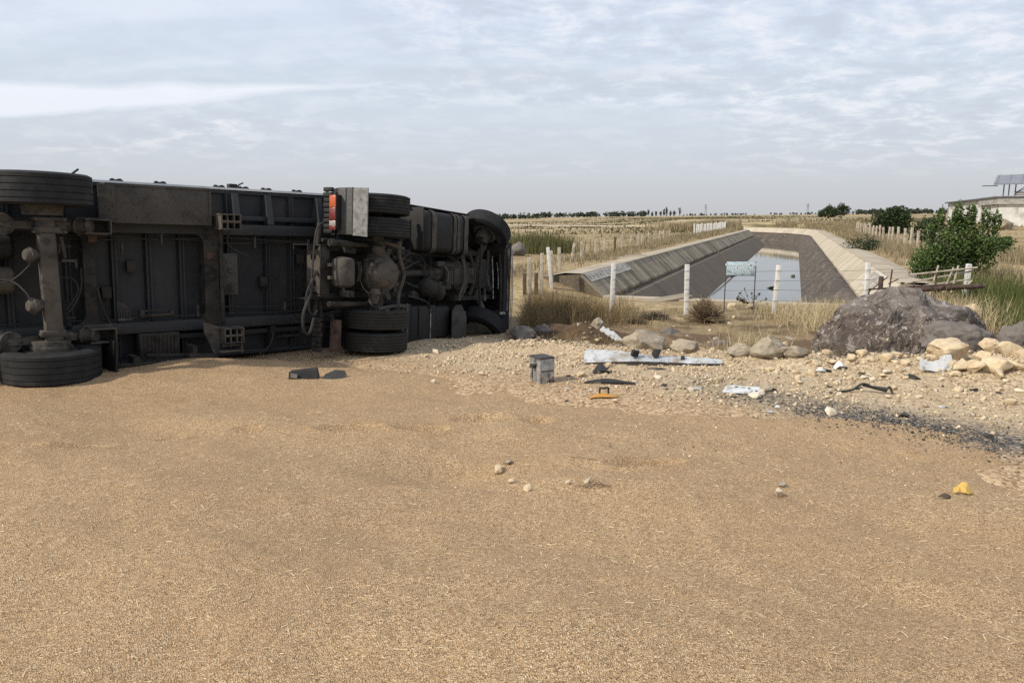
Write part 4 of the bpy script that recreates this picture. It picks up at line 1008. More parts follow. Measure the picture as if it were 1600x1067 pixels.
for zz_, yy_ in ((1.74, 1.02), (.68, 1.0), (1.70, 1.06)):
    P('cable_run', m_hose, lambda b: b.tube([(-.9 + k * .55, yy_ + random.uniform(-.02, .02), zz_ + random.uniform(-.04, .03)) for k in range(10)], random.choice((.009, .013)), 6))
for x, z in ((.95, 1.60), (1.45, 1.72), (1.9, .72), (2.75, 1.70), (3.2, .72), (3.6, 1.68)):
    P('cable_clip', m_cast, lambda b: b.box((x, 1.0, z), (.03, .05, .16), bev=.005))
for x, z in ((1.10, 1.35), (2.95, 1.1), (3.55, 1.45), (.78, 1.0)):
    P('junction_box', m_under, lambda b: b.box((x, 1.20, z), (.12, .09, .16), bev=.012).cyl((x, 1.17, z - .08), (x, 1.17, z - .16), .012, n=8))
P('spare_bracket', m_under, lambda b: b.box((3.3, 1.15, .25), (.5, .05, .04)).box((3.08, 1.15, .33), (.04, .05, .18)).box((3.52, 1.15, .33), (.04, .05, .18)))
P('torn_strap', m_hose, lambda b: b.tube([(2.95, 1.1, .5), (3.0, 1.0, .3), (2.9, .95, .12), (2.75, .9, .05)], .012, 5))
P('weld_plate', m_rust, lambda b: b.box((.60, .955, 1.75), (.10, .012, .14)).box((2.10, .955, 1.50), (.12, .012, .10)))
for x in (-.6, .1, .9, 1.7, 2.7, 3.3, 3.9):
    for zz_ in (1.88, .53):
        P('rail_bolt', m_cast, lambda b: [b.cyl((x + q_ * .07, .968, zz_ + d_), (x + q_ * .07, .976, zz_ + d_), .013, n=6) for q_ in (0, 1) for d_ in (-.04, .04)])
# ---- tractor unit
tco = np.array([-2.2, 11.7]) - .5 * np.array([-math.sin(R(64)), math.cos(R(64))])
tk = empty('truck_tractor', (tco[0], tco[1], -.13))
tk.rotation_euler = (Matrix.Rotation(R(64), 3, 'Z') @ Matrix.Rotation(R(4.5), 3, 'Y')).to_euler()
tag(tk, 'overturned truck tractor showing its dusty underside, axles and steered front wheels', 'truck')
P = Part(tk)
for z in (1.62, .84):
    P('chassis_rail', m_black, lambda b: b.box((1.7, .90, z), (6.0, .27, .012)).box((1.7, .77, z - .03 * (1 if z > 1.2 else -1)), (6.0, .012, .08)).box((1.7, 1.035, z - .03 * (1 if z > 1.2 else -1)), (6.0, .012, .08)))
def holed_plate(b):
    loops = [[(-.12, -.36), (-.05, -.31), (.05, -.31), (.12, -.36), (.12, .36), (.05, .30), (-.05, .30), (-.12, .36)]]
    for cy, r_ in ((-.19, .052), (.19, .056), (0, .016), (-.275, .02), (.27, .02)):
        loops.append([(r_ * math.cos(t), r_ * math.sin(t) + cy) for t in np.linspace(0, 2 * math.pi, 15)[:-1]])
    es = []
    for lp in loops:
        vs = [b.bm.verts.new((0, p[0], p[1])) for p in lp]
        es += [b.bm.edges.new((vs[k], vs[(k + 1) % len(vs)])) for k in range(len(vs))]
    g_ = bmesh.ops.triangle_fill(b.bm, edges=es, use_beauty=True)
    ex = bmesh.ops.extrude_face_region(b.bm, geom=b.bm.faces[:])
    bmesh.ops.translate(b.bm, vec=(.022, 0, 0), verts=[v for v in ex['geom'] if isinstance(v, bmesh.types.BMVert)])
o = P('rear_cross_member', m_under_l, holed_plate)
o.location = (-1.14, .80, 1.25)
P('dark_hole_backing', m_black, lambda b: b.box((-1.085, .80, 1.25), (.01, .22, .68)))  # added black sheet, painting the shade seen through the plate's holes
P('cross_member_lip', m_under, lambda b: b.box((-1.02, .68, 1.25), (.18, .015, .70)).box((-1.02, .92, 1.25), (.18, .015, .70)).box((-1.04, .80, .88), (.2, .27, .02)).box((-1.04, .80, 1.62), (.2, .27, .02)))
P('rear_air_tank', m_under_l, lambda b: b.lathe([(.02, 0), (.10, .012), (.155, .04), (.17, .075), (.17, .395), (.155, .43), (.10, .455), (.02, .465)], (-.80, .52, 1.00), (0, 0, 1), 36).box((-.98, .60, 1.15), (.12, .05, .05)).box((-.98, .60, 1.34), (.12, .05, .05)).cyl((-.80, .52, 1.0), (-.80, .50, .93), .02, n=10))
# rear axle with banjo housing
P('rear_axle', m_cast, lambda b: b.lathe([(.09, -.75), (.10, -.5), (.13, -.33), (.22, -.24), (.26, -.14), (.27, 0), (.26, .14), (.22, .24), (.13, .33), (.10, .5), (.09, .75)], (0.02, .50, 1.22), (0, 0, 1), 36).cyl((0, .5, .30), (0, .5, 2.15), .085))
P('differential_cover', m_under_l, lambda b: b.lathe([(.255, 0), (.26, .02), (.245, .03), (.225, .035), (.205, .08), (.165, .125), (.10, .155), (.02, .165)], (-.05, .36, 1.22), (-.62, -.78, 0), 40))
P('differential_flange', m_cast, lambda b: b.lathe([(.20, 0), (.285, 0), (.285, .03), (.20, .03)], (-.035, .385, 1.22), (-.62, -.78, 0), 40, close=True).cyl((.16, .5, 1.22), (.42, .62, 1.22), .17, .09))
P('brake_chamber', m_under_l, lambda b: b.lathe([(.02, 0), (.08, 0), (.09, .05), (.10, .06), (.10, .08), (.085, .09), (.06, .2)], (-.10, .40, 1.66), (.1, .15, -1), 24))
P('brake_chamber', m_under_l, lambda b: b.lathe([(.02, 0), (.07, 0), (.085, .05), (.10, .06), (.10, .08), (.085, .09), (.07, .24)], (-.16, .40, 1.0), (.05, .15, -1), 24))
P('axle_web', m_cast, lambda b: [b.prism([(.18, .42, 1.22 + s_ * .16), (.30, .42, 1.22 + s_ * .40), (.20, .42, 1.22 + s_ * .42), (.06, .42, 1.22 + s_ * .22)], (0, .08, 0)) for s_ in (-1, 1)])
P('torque_rod', m_under, lambda b: b.cyl((-1.02, .60, 1.66), (-.55, .58, 1.66), .05, n=16).cyl((-.55, .58, 1.66), (-.05, .56, 1.66), .038, n=14).box((-.05, .52, 1.66), (.10, .10, .14), bev=.015))
P('torque_rod', m_under, lambda b: b.cyl((-1.05, .58, .76), (-.60, .57, .75), .042, n=16).cyl((-.60, .57, .75), (.1, .55, .74), .035, n=14).box((-.10, .50, .75), (.08, .10, .16), bev=.015))
P('stabiliser_bar', m_under_l, lambda b: b.tube([(.40, .36, 1.70), (.42, .36, 1.5), (.52, .34, 1.2), (.42, .36, .92), (.40, .36, .70)], .038, 12).cyl((.36, .40, 1.70), (.46, .40, 1.70), .06).cyl((.36, .40, .70), (.46, .40, .70), .06))
P('stabiliser_arm', m_under_l, lambda b: b.tube([(-.08, .42, 1.72), (.15, .40, 1.71), (.42, .36, 1.66)], .032, 10).tube([(.42, .38, 1.66), (.62, .42, 1.64)], .03, 10, False))
P('stabiliser_arm', m_under_l, lambda b: b.tube([(-.05, .42, .66), (.2, .40, .69), (.42, .36, .71)], .032, 10).tube([(.42, .38, .71), (.72, .42, .68)], .03, 10, False))
for z, ax in ((.155, 1), (.505, 1), (1.94, -1), (2.295, -1)):
    make_wheel(tk, (0, .50, z), (0, 0, ax), .51, .305, .29, 5, m_tyre_dusty if z < 1 else m_tyre)
P('propeller_shaft', m_under, lambda b: b.cyl((.40, .62, 1.22), (1.75, .70, 1.25), .058, n=18).lathe([(.02, 0), (.085, 0), (.085, .05), (.06, .07), (.06, .14)], (.42, .62, 1.22), (1, .06, .02), 20).lathe([(.02, 0), (.085, 0), (.085, .05), (.06, .07), (.06, .14)], (1.70, .70, 1.25), (-1, -.06, 0), 20))
P('support_tube', m_under, lambda b: b.tube([(.70, .72, 1.50), (1.1, .74, 1.47), (1.55, .76, 1.40), (1.75, .76, 1.38)], .045, 12).box((1.72, .74, 1.38), (.1, .1, .12), bev=.02))
def gearbox(b):
    b.lathe([(.10, 0), (.14, .02), (.15, .12), (.20, .16), (.21, .42), (.26, .48), (.27, .62), (.30, .80), (.34, .86), (.34, .94)], (1.85, .80, 1.22), (1, 0, 0), 28)
    for k in range(5): b.box((2.20 + k * .07, .55, 1.22), (.022, .08, .34), bev=.006)
    b.box((2.25, .62, 1.05), (.40, .10, .10), bev=.02); b.box((2.05, .60, 1.42), (.25, .12, .10), bev=.02); b.cyl((2.1, .60, 1.0), (2.4, .60, 1.0), .06)
P('gearbox', m_cast, gearbox)
P('gearbox_fins', m_under_l, lambda b: [b.box((2.16 + k * .055, .50, 1.17), (.02, .05, .26), bev=.004) for k in range(4)] + [b.tube([(2.02, .48, 1.40), (2.12, .44, 1.25), (2.10, .46, 1.08)], .02, 8)])
P('engine_block', m_black, lambda b: b.box((3.55, .85, 1.22), (1.3, .60, .52), bev=.03).box((3.3, .56, 1.22), (.7, .10, .30), bev=.03).cyl((2.95, .78, 1.22), (3.05, .78, 1.22), .30))
P('oil_pan', m_cast, lambda b: [b.box((2.86 + k * .06, .50, 1.22), (.025, .12, .30), bev=.006) for k in range(6)])
P('engine_hoop', m_under_l, lambda b: b.tube([(2.62, .46, 1.60), (2.66, .42, 1.40), (2.68, .42, 1.1), (2.60, .46, .85), (2.58, .46, .74)], .028, 10).tube([(2.74, .50, 1.62), (2.80, .46, 1.35), (2.80, .46, 1.0), (2.72, .5, .80)], .028, 10))
P('silencer', m_under, lambda b: b.lathe([(.02, 0), (.09, .015), (.14, .05), (.15, .09), (.15, .50), (.14, .55), (.09, .585), (.02, .60)], (1.38, .50, 1.05), (.94, .0, -.30), 32).lathe([(.152, .1), (.158, .1), (.158, .13), (.152, .13)], (1.38, .50, 1.05), (.94, 0, -.30), 32, close=True))
# fuel tank
def ftank(b):
    b.box((2.03, .73, 1.98), (1.56, .66, .72), bev=.10)
fuel = P('fuel_tank', m_black, ftank, sharp=60)
for x in (1.52, 2.24, 2.38, 2.66):
    P('tank_strap', m_under_l, lambda b: b.box((x, .73, 1.98), (.05 if x < 2 or x > 2.5 else .09, .69, .75), bev=.10), fuel, sharp=60)
P('side_skirt', m_black, lambda b: b.box((2.0, .95, 2.40), (2.2, .75, .025), bev=.008).box((1.02, .60, 2.0), (.03, .62, .72), bev=.01))
P('tank_bracket', m_black, lambda b: [b.box((x, .85, 1.70), (.05, .3, .14)) for x in (1.6, 2.45)])
P('mudguard_support', m_under, lambda b: b.tube([(.66, .62, 2.35), (.70, .55, 2.0), (.74, .58, 1.72), (.62, .66, 1.62)], .04, 10))
# boxes on the lower side
P('battery_carrier', m_black, lambda b: b.box((.78, .72, .38), (.36, .50, .66), bev=.015))
P('carrier_strap', m_under_l, lambda b: b.box((.70, .455, .40), (.05, .016, .66)).box((.82, .455, .40), (.05, .016, .66)))
P('air_dryer_box', m_black, lambda b: b.box((1.42, .75, .36), (.80, .50, .62), bev=.02).box((1.25, .49, .4), (.03, .02, .5)))
P('box_edge_strip', m_alu, lambda b: b.box((1.62, .486, .36), (.014, .012, .55)))
P('lower_tank', m_black, lambda b: b.box((2.15, .82, .34), (.60, .50, .60), bev=.06), sharp=60)
P('step_panel', m_box, lambda b: b.box((2.58, .46, .26), (.50, .03, .54), bev=.008).prism([(2.35, .455, .53), (2.80, .455, .53), (2.66, .45, .66), (2.48, .45, .66)], (0, .03, 0)).box((2.86, .48, .2), (.05, .05, .5)), label='dusty tan flap in front of the lower front wheel')
# front axle, steering, suspension
P('front_axle', m_under_l, lambda b: b.tube([(3.60, .50, 1.9), (3.60, .52, 1.78), (3.56, .62, 1.62), (3.56, .64, 1.22), (3.56, .62, .82), (3.60, .52, .60), (3.60, .50, .45)], .062, 12))
P('tie_rod', m_under, lambda b: b.tube([(3.44, .46, 1.9), (3.38, .44, 1.65), (3.36, .46, 1.2), (3.38, .44, .7), (3.44, .46, .42)], .028, 10))
P('steering_link', m_under_l, lambda b: b.tube([(3.78, .50, 1.75), (3.86, .55, 1.5), (3.86, .6, 1.0), (3.78, .55, .7)], .035, 10))
for z in (1.66, .78):
    P('leaf_spring', m_under, lambda b: b.strip([(2.78, .66, z - .045), (3.1, .60, z - .045), (3.6, .575, z - .045), (4.1, .60, z - .045), (4.45, .66, z - .045)], [(2.78, .66, z + .045), (3.1, .60, z + .045), (3.6, .575, z + .045), (4.1, .60, z + .045), (4.45, .66, z + .045)], (0, .022, 0)).strip([(3.0, .64, z - .045), (3.6, .60, z - .045), (4.2, .64, z - .045)], [(3.0, .64, z + .045), (3.6, .60, z + .045), (4.2, .64, z + .045)], (0, .03, 0)).box((2.74, .72, z), (.12, .2, .12), bev=.02).box((4.48, .72, z), (.12, .2, .12), bev=.02))
sa = R(44)
axd = Vector((math.sin(sa), 0, math.cos(sa)))
for zc_, sgn in ((2.06, -1), (.20, 1)):
    c_ = Vector((3.60, .50, zc_)) + axd * (.04 if zc_ > 1 else -.04)
    make_wheel(tk, tuple(c_), tuple(axd * sgn), .51, .30, .29, 4, m_tyre, nuts=(zc_ < 1))
    P('wheel_hub', m_cast, lambda b: b.cyl(c_ - axd * .16 * (-sgn), c_ + axd * .02, .13, n=24).cyl(c_ + axd * sgn * .06, c_ + axd * sgn * .24, .17, .13, n=24).tube([c_ + axd * sgn * .2 + Vector((-.12, -.10, 0)), c_ + axd * sgn * .25 + Vector((-.05, -.12, 0)), c_ + axd * sgn * .28 + Vector((.08, -.08, 0))], .05, 10))
P('radiator', m_black, lambda b: b.box((4.2, .95, 1.22), (.14, .7, .9), bev=.01))
P('radiator_frame', m_under, lambda b: b.tube([(3.05, .52, 1.62), (3.14, .5, 1.4), (3.15, .5, 1.0), (3.06, .52, .84)], .04, 10))
P('cooler_pipe', m_alu, lambda b: b.tube([(4.0, .52, 1.62), (4.03, .50, 1.2), (4.07, .50, .75)], .014, 8).tube([(4.14, .47, 1.5), (4.18, .45, 1.2), (4.2, .45, .95)], .014, 8))
# cab
def cabf(b):
    b.box((3.62, 2.52, 1.00), (1.9, 2.75, 1.95), bev=.16)
cab = P('cab', m_black, cabf, sharp=60)
P('windscreen', m_glass, lambda b: b.box((4.573, 2.75, 1.0), (.012, .95, 1.6), bev=.003), cab)
P('side_window', m_glass, lambda b: b.box((3.9, 2.75, 1.977), (.85, .65, .012), bev=.003), cab)
P('cab_floor', m_black, lambda b: b.box((3.55, 1.10, 1.2), (1.9, .10, 1.85), bev=.02).box((2.75, 1.6, 1.2), (.1, 1.1, 2.2)))
P('wheel_arch', m_black, lambda b: b.box((3.62, 1.12, 1.9), (1.2, .05, .4)).strip([(3.6 + .62 * math.cos(a), .52 + .62 * math.sin(a), 1.75) for a in np.linspace(0, math.pi, 14)], [(3.6 + .62 * math.cos(a), .62 + .62 * math.sin(a), 2.02) for a in np.linspace(0, math.pi, 14)], (0, .02, 0)))
P('wheel_arch', m_black, lambda b: b.strip([(3.6 + .62 * math.cos(a), .52 + .62 * math.sin(a), .03) for a in np.linspace(0, math.pi, 14)], [(3.6 + .62 * math.cos(a), .52 + .62 * math.sin(a), .50) for a in np.linspace(0, math.pi, 14)], (0, .02, 0)))
def bumper(b):
    pts = [(4.22, .34, 0), (4.46, .30, 0), (4.58, .36, 0), (4.62, .6, 0), (4.62, 1.1, 0), (4.48, 1.1, 0), (4.48, .44, 0), (4.22, .40, 0)]
    b.prism([(x, y, .0) for x, y, _ in pts], (0, 0, 1.92))
P('bumper', m_black, bumper)
P('bumper_trim', m_alu, lambda b: b.box((4.36, .312, 1.15), (.02, .012, 1.3)).box((4.5, .296, 1.0), (.016, .012, 1.6)).box((4.30, .34, .45), (.4, .03, .05)).box((4.3, .34, 1.85), (.4, .03, .05)))
P('front_strip', m_under_l, lambda b: b.tube([(4.30, .33, 1.85), (4.36, .30, 1.3), (4.42, .31, .5), (4.46, .33, .05)], .022, 8))
P('front_strip', m_under, lambda b: b.tube([(4.10, .42, 1.8), (4.16, .38, 1.2), (4.22, .40, .3)], .03, 8))
P('front_strip', m_plasg, lambda b: b.tube([(4.56, .33, 1.7), (4.60, .31, 1.0), (4.63, .33, .2)], .010, 6))
P('bumper_bracket', m_rust, lambda b: b.box((4.30, .46, .35), (.16, .14, .30), bev=.02).cyl((4.25, .42, .30), (4.25, .42, .18), .06))
# rear mudguard with its light cluster, upper side
gd = P('mudguard', m_flap, lambda b: b.box((-.66, .58, 2.15), (.03, .26, .70), bev=.006).box((-.655, .70, 2.15), (.02, .10, .70)), label='grey plastic mudguard panel with scratches')
P('mudguard_lip', m_flap_s, lambda b: b.prism([(-.685, .455, 1.79), (-.665, .20, 1.77), (-.665, .19, 2.49), (-.685, .455, 2.49)], (.02, 0, 0)), gd)
P('mudguard_seam', m_black, lambda b: b.box((-.679, .585, 2.15), (.006, .010, .69)).box((-.684, .452, 2.15), (.010, .012, .70)), gd)
P('mudguard_arch', m_black, lambda b: b.strip([(-.60 + .0, .30, 1.80), (-.62, .80, 1.80), (-.45, 1.02, 1.80), (0, 1.12, 1.80), (.45, 1.02, 1.80), (.62, .80, 1.80)], [(-.60, .30, 2.5), (-.62, .80, 2.5), (-.45, 1.02, 2.5), (0, 1.12, 2.5), (.45, 1.02, 2.5), (.62, .80, 2.5)], (0, .02, 0)))
for k in range(9):
    P('rubber_fin', m_black, lambda b: b.box((-.70 - random.uniform(0, .03), .88, 1.845 + k * .078), (.06, .16, .064), bev=.008))
tl = P('tail_light', m_black, lambda b: b.box((-.73, .735, 2.13), (.12, .13, .52), bev=.012))
P('amber_lens', m_amber, lambda b: b.box((-.796, .735, 2.285), (.02, .115, .17), bev=.006), tl)
P('red_lens', m_red, lambda b: b.box((-.796, .735, 2.10), (.02, .115, .19), bev=.006).box((-.796, .735, 1.89), (.02, .115, .06), bev=.004), tl)
P('clear_lens', m_clear, lambda b: b.box((-.796, .735, 1.96), (.02, .115, .075), bev=.006), tl)
P('red_lens', m_red, lambda b: b.box((-.796, .735, 2.38), (.018, .11, .015)), tl)
# lower side
P('torn_mudguard', m_under, lambda b: [b.box((-.98 + random.uniform(-.02, .02), .86, .06 + k * .075), (.05, .15, .07), (0, .05, random.uniform(-.1, .1)), bev=.006) for k in range(7)] + [b.box((-.92, .86, .64), (.06, .06, .30), (0, -.1, 0))])
P('rusty_light_housing', m_rust, lambda b: b.box((-.74, .70, .27), (.14, .13, .48), (0, .04, .1), bev=.02).cyl((-.76, .66, .06), (-.76, .66, .04), .03))
P('number_plate_bracket', m_under, lambda b: b.prism([(-.86, .72, .60), (-.78, .72, .60), (-.72, .70, .44), (-.76, .70, .38)], (0, .01, 0)).box((-.74, .72, .63), (.24, .02, .015)))
P('rear_post', m_under, lambda b: b.cyl((-.98, .86, 1.62), (-.92, .88, 1.95), .035, n=12).cyl((-1.0, .86, .9), (-1.0, .88, .6), .035, n=12).cyl((-1.02, .74, 1.70), (-.80, .70, 1.70), .03, n=10))
P('air_hose', m_hose, lambda b: b.tube([(-.92, .75, 1.98), (-1.12, .72, 1.90), (-1.22, .70, 1.72), (-1.28, .70, 1.2), (-1.34, .70, .72), (-1.24, .7, .60), (-1.1, .75, .66)], .014, 8))
P('air_hose', m_hose, lambda b: b.tube([(-1.10, .74, 1.25), (-1.26, .70, 1.15), (-1.34, .68, .9), (-1.48, .68, .62), (-1.44, .7, .38), (-1.30, .72, .34), (-1.16, .76, .55)], .022, 8))
P('air_hose', m_hose, lambda b: b.tube([(-1.05, .72, 1.1), (-1.2, .68, 1.2), (-1.38, .7, .95), (-1.40, .72, .7)], .012, 8))
P('brake_hose', m_hose, lambda b: b.tube([(-.40, .45, 1.42), (-.2, .38, 1.48), (-.05, .36, 1.55), (.02, .40, 1.62)], .012, 8).tube([(-.25, .40, 1.06), (-.05, .36, 1.0), (.03, .36, .85), (-.05, .42, .76)], .012, 8).tube([(.9, .5, .85), (1.2, .46, .80), (1.5, .48, .72), (1.7, .5, .55)], .016, 8))
P('coil_hose', m_hose, lambda b: [b.tube([(-.55 + k * .035, .46, 1.1), (-.53 + k * .035, .44, 1.25), (-.55 + k * .035, .46, 1.4)], .010, 6) for k in range(3)])
for k in range(9):
    x0_, z0_ = random.uniform(.5, 3.0), random.uniform(.9, 1.6)
    P('service_hose', m_hose, lambda b: b.tube([(x0_, .62 + random.uniform(-.08, .08), z0_), (x0_ + .3, .60, z0_ + random.uniform(-.15, .15)), (x0_ + .65, .64, z0_ + random.uniform(-.2, .2)), (x0_ + 1.0, .70, z0_ + random.uniform(-.1, .1))], random.choice((.010, .014, .02)), 6))
for x, y_, z, a, b_, c_ in ((.75, .70, 1.0, .22, .14, .16), (1.05, .72, 1.58, .26, .16, .10), (1.35, .70, .86, .18, .14, .12), (2.75, .60, 1.05, .10, .12, .22), (3.1, .58, 1.42, .22, .10, .12), (3.9, .62, 1.2, .10, .14, .6), (3.95, .52, .95, .16, .10, .10), (3.75, .60, 1.5, .2, .1, .1), (-.45, .70, 1.58, .22, .10, .12), (-.5, .68, .90, .26, .12, .10)):
    P('bracket', random.choice((m_cast, m_under, m_under_l)), lambda b: b.box((x, y_, z), (a, b_, c_), (random.uniform(-.2, .2), random.uniform(-.2, .2), random.uniform(-.2, .2)), bev=.012).cyl((x, y_ - b_ / 2, z), (x, y_ - b_ / 2 - .03, z), .025, n=8))
P('fifth_wheel', m_black, lambda b: b.box((-.05, 1.10, 1.22), (.9, .06, .8), bev=.02))

# ------------------------------------------------------------------ fences and sign
def post_fence(name, label, spec, m_, wires=(), r=.055, wr=.004, mm=None):
    """spec: list of (x, y, ground z, height, lean) ; wires: heights"""
    x0, y0, z0 = spec[0][:3]
    root = empty(name, (x0, y0, z0)); tag(root, label, 'fence')
    for k, (x, y, z, h, ln) in enumerate(spec):
        b = B().box((x - x0 + ln * h / 2, y - y0, z - z0 + h / 2 - .15), (r * 2, r * 2, h + .3), (0, math.atan(ln), 0), bev=r * .25)
        b.build('post', (mm or {}).get(k, m_), root)
    for hw_ in wires:
        pts = []
        for (x, y, z, h, ln) in spec:
            pts.append((x - x0 + ln * hw_, y - y0 - r - .004, z - z0 + min(hw_, h - .03) + random.uniform(-.02, .02)))
        q = []
        for a, b_ in zip(pts, pts[1:]): q += [a, tuple((np.array(a) + np.array(b_)) / 2 - np.array([0, 0, .025]))]
        B().tube(q + [pts[-1]], wr, 5, False).build('wire', m_wire, root)
    return root
def depth_pt(px, Y): return (px - 800) / F * (Y * cP + 1.2 * sP) 
spec = []
for px in (866, 957, 1075, 1213, 1357, 1512):
    Y = 18.0; x = depth_pt(px, Y); z = float(hgt0(np.array([x]), np.array([Y]))[0]); z = min(z, -.2)
    spec.append((x, Y, z, .86 - z + {957: .02, 1075: -.01, 1213: -.03, 1357: .03}.get(px, 0), {957: .02, 1075: -.015, 1213: .045, 1357: -.01, 1512: .02}.get(px, 0)))
spec = spec[1:]
post_fence('wire_fence', 'front wire fence on five white concrete posts across the canal head', spec, m_conc_post, (.35, .62, .85, 1.08), .052)
# left fence along the canal: timber and concrete posts
lp = [(820, 437, .35), (838, 425, .45), (828, 428, 1), (846, 438, 1), (862, 428, 1), (875, 422, 1), (892, 414, 1), (909, 411, 1), (931, 402, 1), (945, 398, 1), (961, 400, 1), (972, 396, 1), (986, 393, 1), (998, 389, 1), (1004, 386, 1), (1014, 384, 1), (1023, 381, 1), (1031, 379, 1), (1038, 377, 1), (1047, 375, 1)]
spec = []; mmm = {}
for k, (px, pyb, hs) in enumerate(lp):
    tt = [402, 395, 391, 386, 379, 377, 374, 372, 370, 368, 367, 365, 364, 361, 360, 360, 359, 358]
    tp_ = (424 if k == 0 else 406 if k == 1 else tt[k - 2])
    dpt = (1.97 - 1.0) * F / (max(tp_, 352) - 340) if k > 1 else 20.5
    Y = dpt / cP - .1; x = (px - 800) / F * dpt
    z = float(hgt0(np.array([x]), np.array([Y]), True)[0])
    spec.append((x, Y, z, (1.0 - z) if k > 1 else .6, (.16 if px == 892 else random.uniform(-.03, .03))))
    if px in (820, 838): mmm[k] = m_dark_post
    if px == 961: mmm[k] = m_dark_post
order = sorted(range(len(spec)), key=lambda i: spec[i][1]); mm2 = {order.index(k): v for k, v in mmm.items()}
post_fence('wire_fence', 'uneven fence of weathered posts beside the left canal bank', [spec[i] for i in order], m_wood_post, (.45, .8), .052, .003, mm2)
# white leaning corner post
x, y, z = at(859, 450); pc = B().box((0, 0, .55), (.10, .10, 1.25), (0, -.10, 0), bev=.015).build('fence_post', m_conc_post); pc.location = (x, y, z); tag(pc, 'white concrete post leaning alone at the end of the left fence', 'post')
# far-left fence by the bend, right fence
spec = []
for k in range(22):
    t_ = 50 + k * 1.55; p = canal_at(t_, -7.2, 0); x, y = p.x + C0[0], p.y + C0[1]; z = float(hgt0(np.array([x]), np.array([y]))[0])
    spec.append((x, y, z, 1.15 + random.uniform(-.1, .1), random.uniform(-.04, .04)))
post_fence('wire_fence', 'distant row of pale posts along the left bank before the canal bend', spec, m_conc_post, (.9,), .06, .006)
spec = []
for k in range(20):
    t_ = 13 + k * 2.5 + random.uniform(-.3, .3); p = canal_at(t_, 8.0 - .012 * t_, 0); x, y = p.x + C0[0], p.y + C0[1]; z = float(hgt0(np.array([x]), np.array([y]))[0])
    spec.append((x, y, z, 1.15 + random.uniform(-.08, .08), random.uniform(-.05, .05)))
post_fence('wire_fence', 'row of pale concrete posts along the right canal bank', spec, m_wood_post, (.5, .9), .058, .004)
# sign
sx, sy = depth_pt(1159, 18.0), 18.06
sz0 = float(hgt0(np.array([sx]), np.array([sy]))[0])
sg = empty('warning_sign', (sx, sy, sz0)); tag(sg, 'pale blue warning panel with white capital letters wired to the front fence', 'sign')
sw, zb_, zt_ = 45 / F * 18, .58 - sz0, .91 - sz0
B().box((0, 0, (zb_ + zt_) / 2), (sw, .02, zt_ - zb_), bev=.004).build('sign_panel', m_sign, sg)
for sx_ in (-1, 1): B().box((sx_ * (sw / 2 + .012), .012, zt_ / 2 - .1), (.022, .022, zt_ + .2)).build('sign_post', m_steel, sg)
B().box((0, -.012, zb_ - .006), (sw, .014, .012)).build('sign_rail', m_steel, sg)
for i, tx in enumerate(('KANALA G\u0130RMEK', 'TEHL\u0130KEL\u0130 VE', 'YASAKTIR')):
    cu = bpy.data.curves.new('lettering', 'FONT'); cu.body = tx; cu.size = .098; cu.align_x = 'CENTER'; cu.align_y = 'CENTER'; cu.extrude = .002; cu.offset = .0015
    tmp = bpy.data.objects.new('tmp', cu); col.objects.link(tmp); bpy.context.view_layer.update()
    me = bpy.data.meshes.new_from_object(tmp.evaluated_get(bpy.context.evaluated_depsgraph_get())); bpy.data.objects.remove(tmp); bpy.data.curves.remove(cu)
    me.materials.clear(); me.materials.append(m_letter); me.name = 'lettering'
    o = bpy.data.objects.new('lettering', me); col.objects.link(o); o.parent = sg
    o.location = (0, -.0135, zt_ - .075 - i * .09); o.rotation_euler = (R(90), 0, 0)
# rusty gate frame and pale rails behind the big boulder
gt = empty('broken_gate', (depth_pt(1390, 17.2), 17.2, -.1)); tag(gt, 'rusty broken gate frame propped behind the huge boulder', 'gate')
for (x0, z0, x1, z1, r_, m_) in [(-.45, .42, 1.55, .54, .018, m_rust), (-.18, -.1, -.18, .72, .055, m_rust), (0.0, -.1, .06, .88, .018, m_rust), (.55, .0, .60, .60, .018, m_rust), (1.1, -.1, 1.1, .78, .022, m_rust), (-.5, .0, -.42, .45, .018, m_rust), (.0, .55, .22, .66, .014, m_rust)]:
    B().cyl((x0, 0, z0), (x1, 0, z1), r_, n=8).build('gate_bar', m_, gt)
lt = empty('timber_pallet', (depth_pt(1470, 17.6), 17.6, 0)); tag(lt, 'pale broken timber pallet leaning under the green shrub', 'pallet')
for (x0, z0, x1, z1) in [(-.8, .30, .75, .52), (-.8, .42, .8, .72), (-.75, .62, .85, .80), (-.2, .1, -.05, .85), (.3, .2, .42, .85), (.1, .2, .3, .8), (.55, .25, .75, .5)]:
    B().cyl((x0, random.uniform(-.05, .05), z0), (x1, random.uniform(-.05, .05), z1), .022, n=6).build('slat', m_wood_post, lt)
pl_ = B().cyl((-.9, 0, 0), (.9, 0, .1), .06, n=12).build('rusty_pipe', m_rust); pl_.location = (depth_pt(1480, 17.4), 17.4, .28); tag(pl_, 'thick rusty pipe lying below the pale timber pallet', 'pipe')

# ------------------------------------------------------------------ debris
def deb(name, px, py, fn, m_, label, cat, rz=0, dz=0.0, rot=(0, 0), group=None):
    x, y, z = at(px, py); b = B(); fn(b); o = b.build(name, m_); o.location = (x, y, z + dz); o.rotation_euler = (rot[0], rot[1], rz); tag(o, label, cat, group); return o
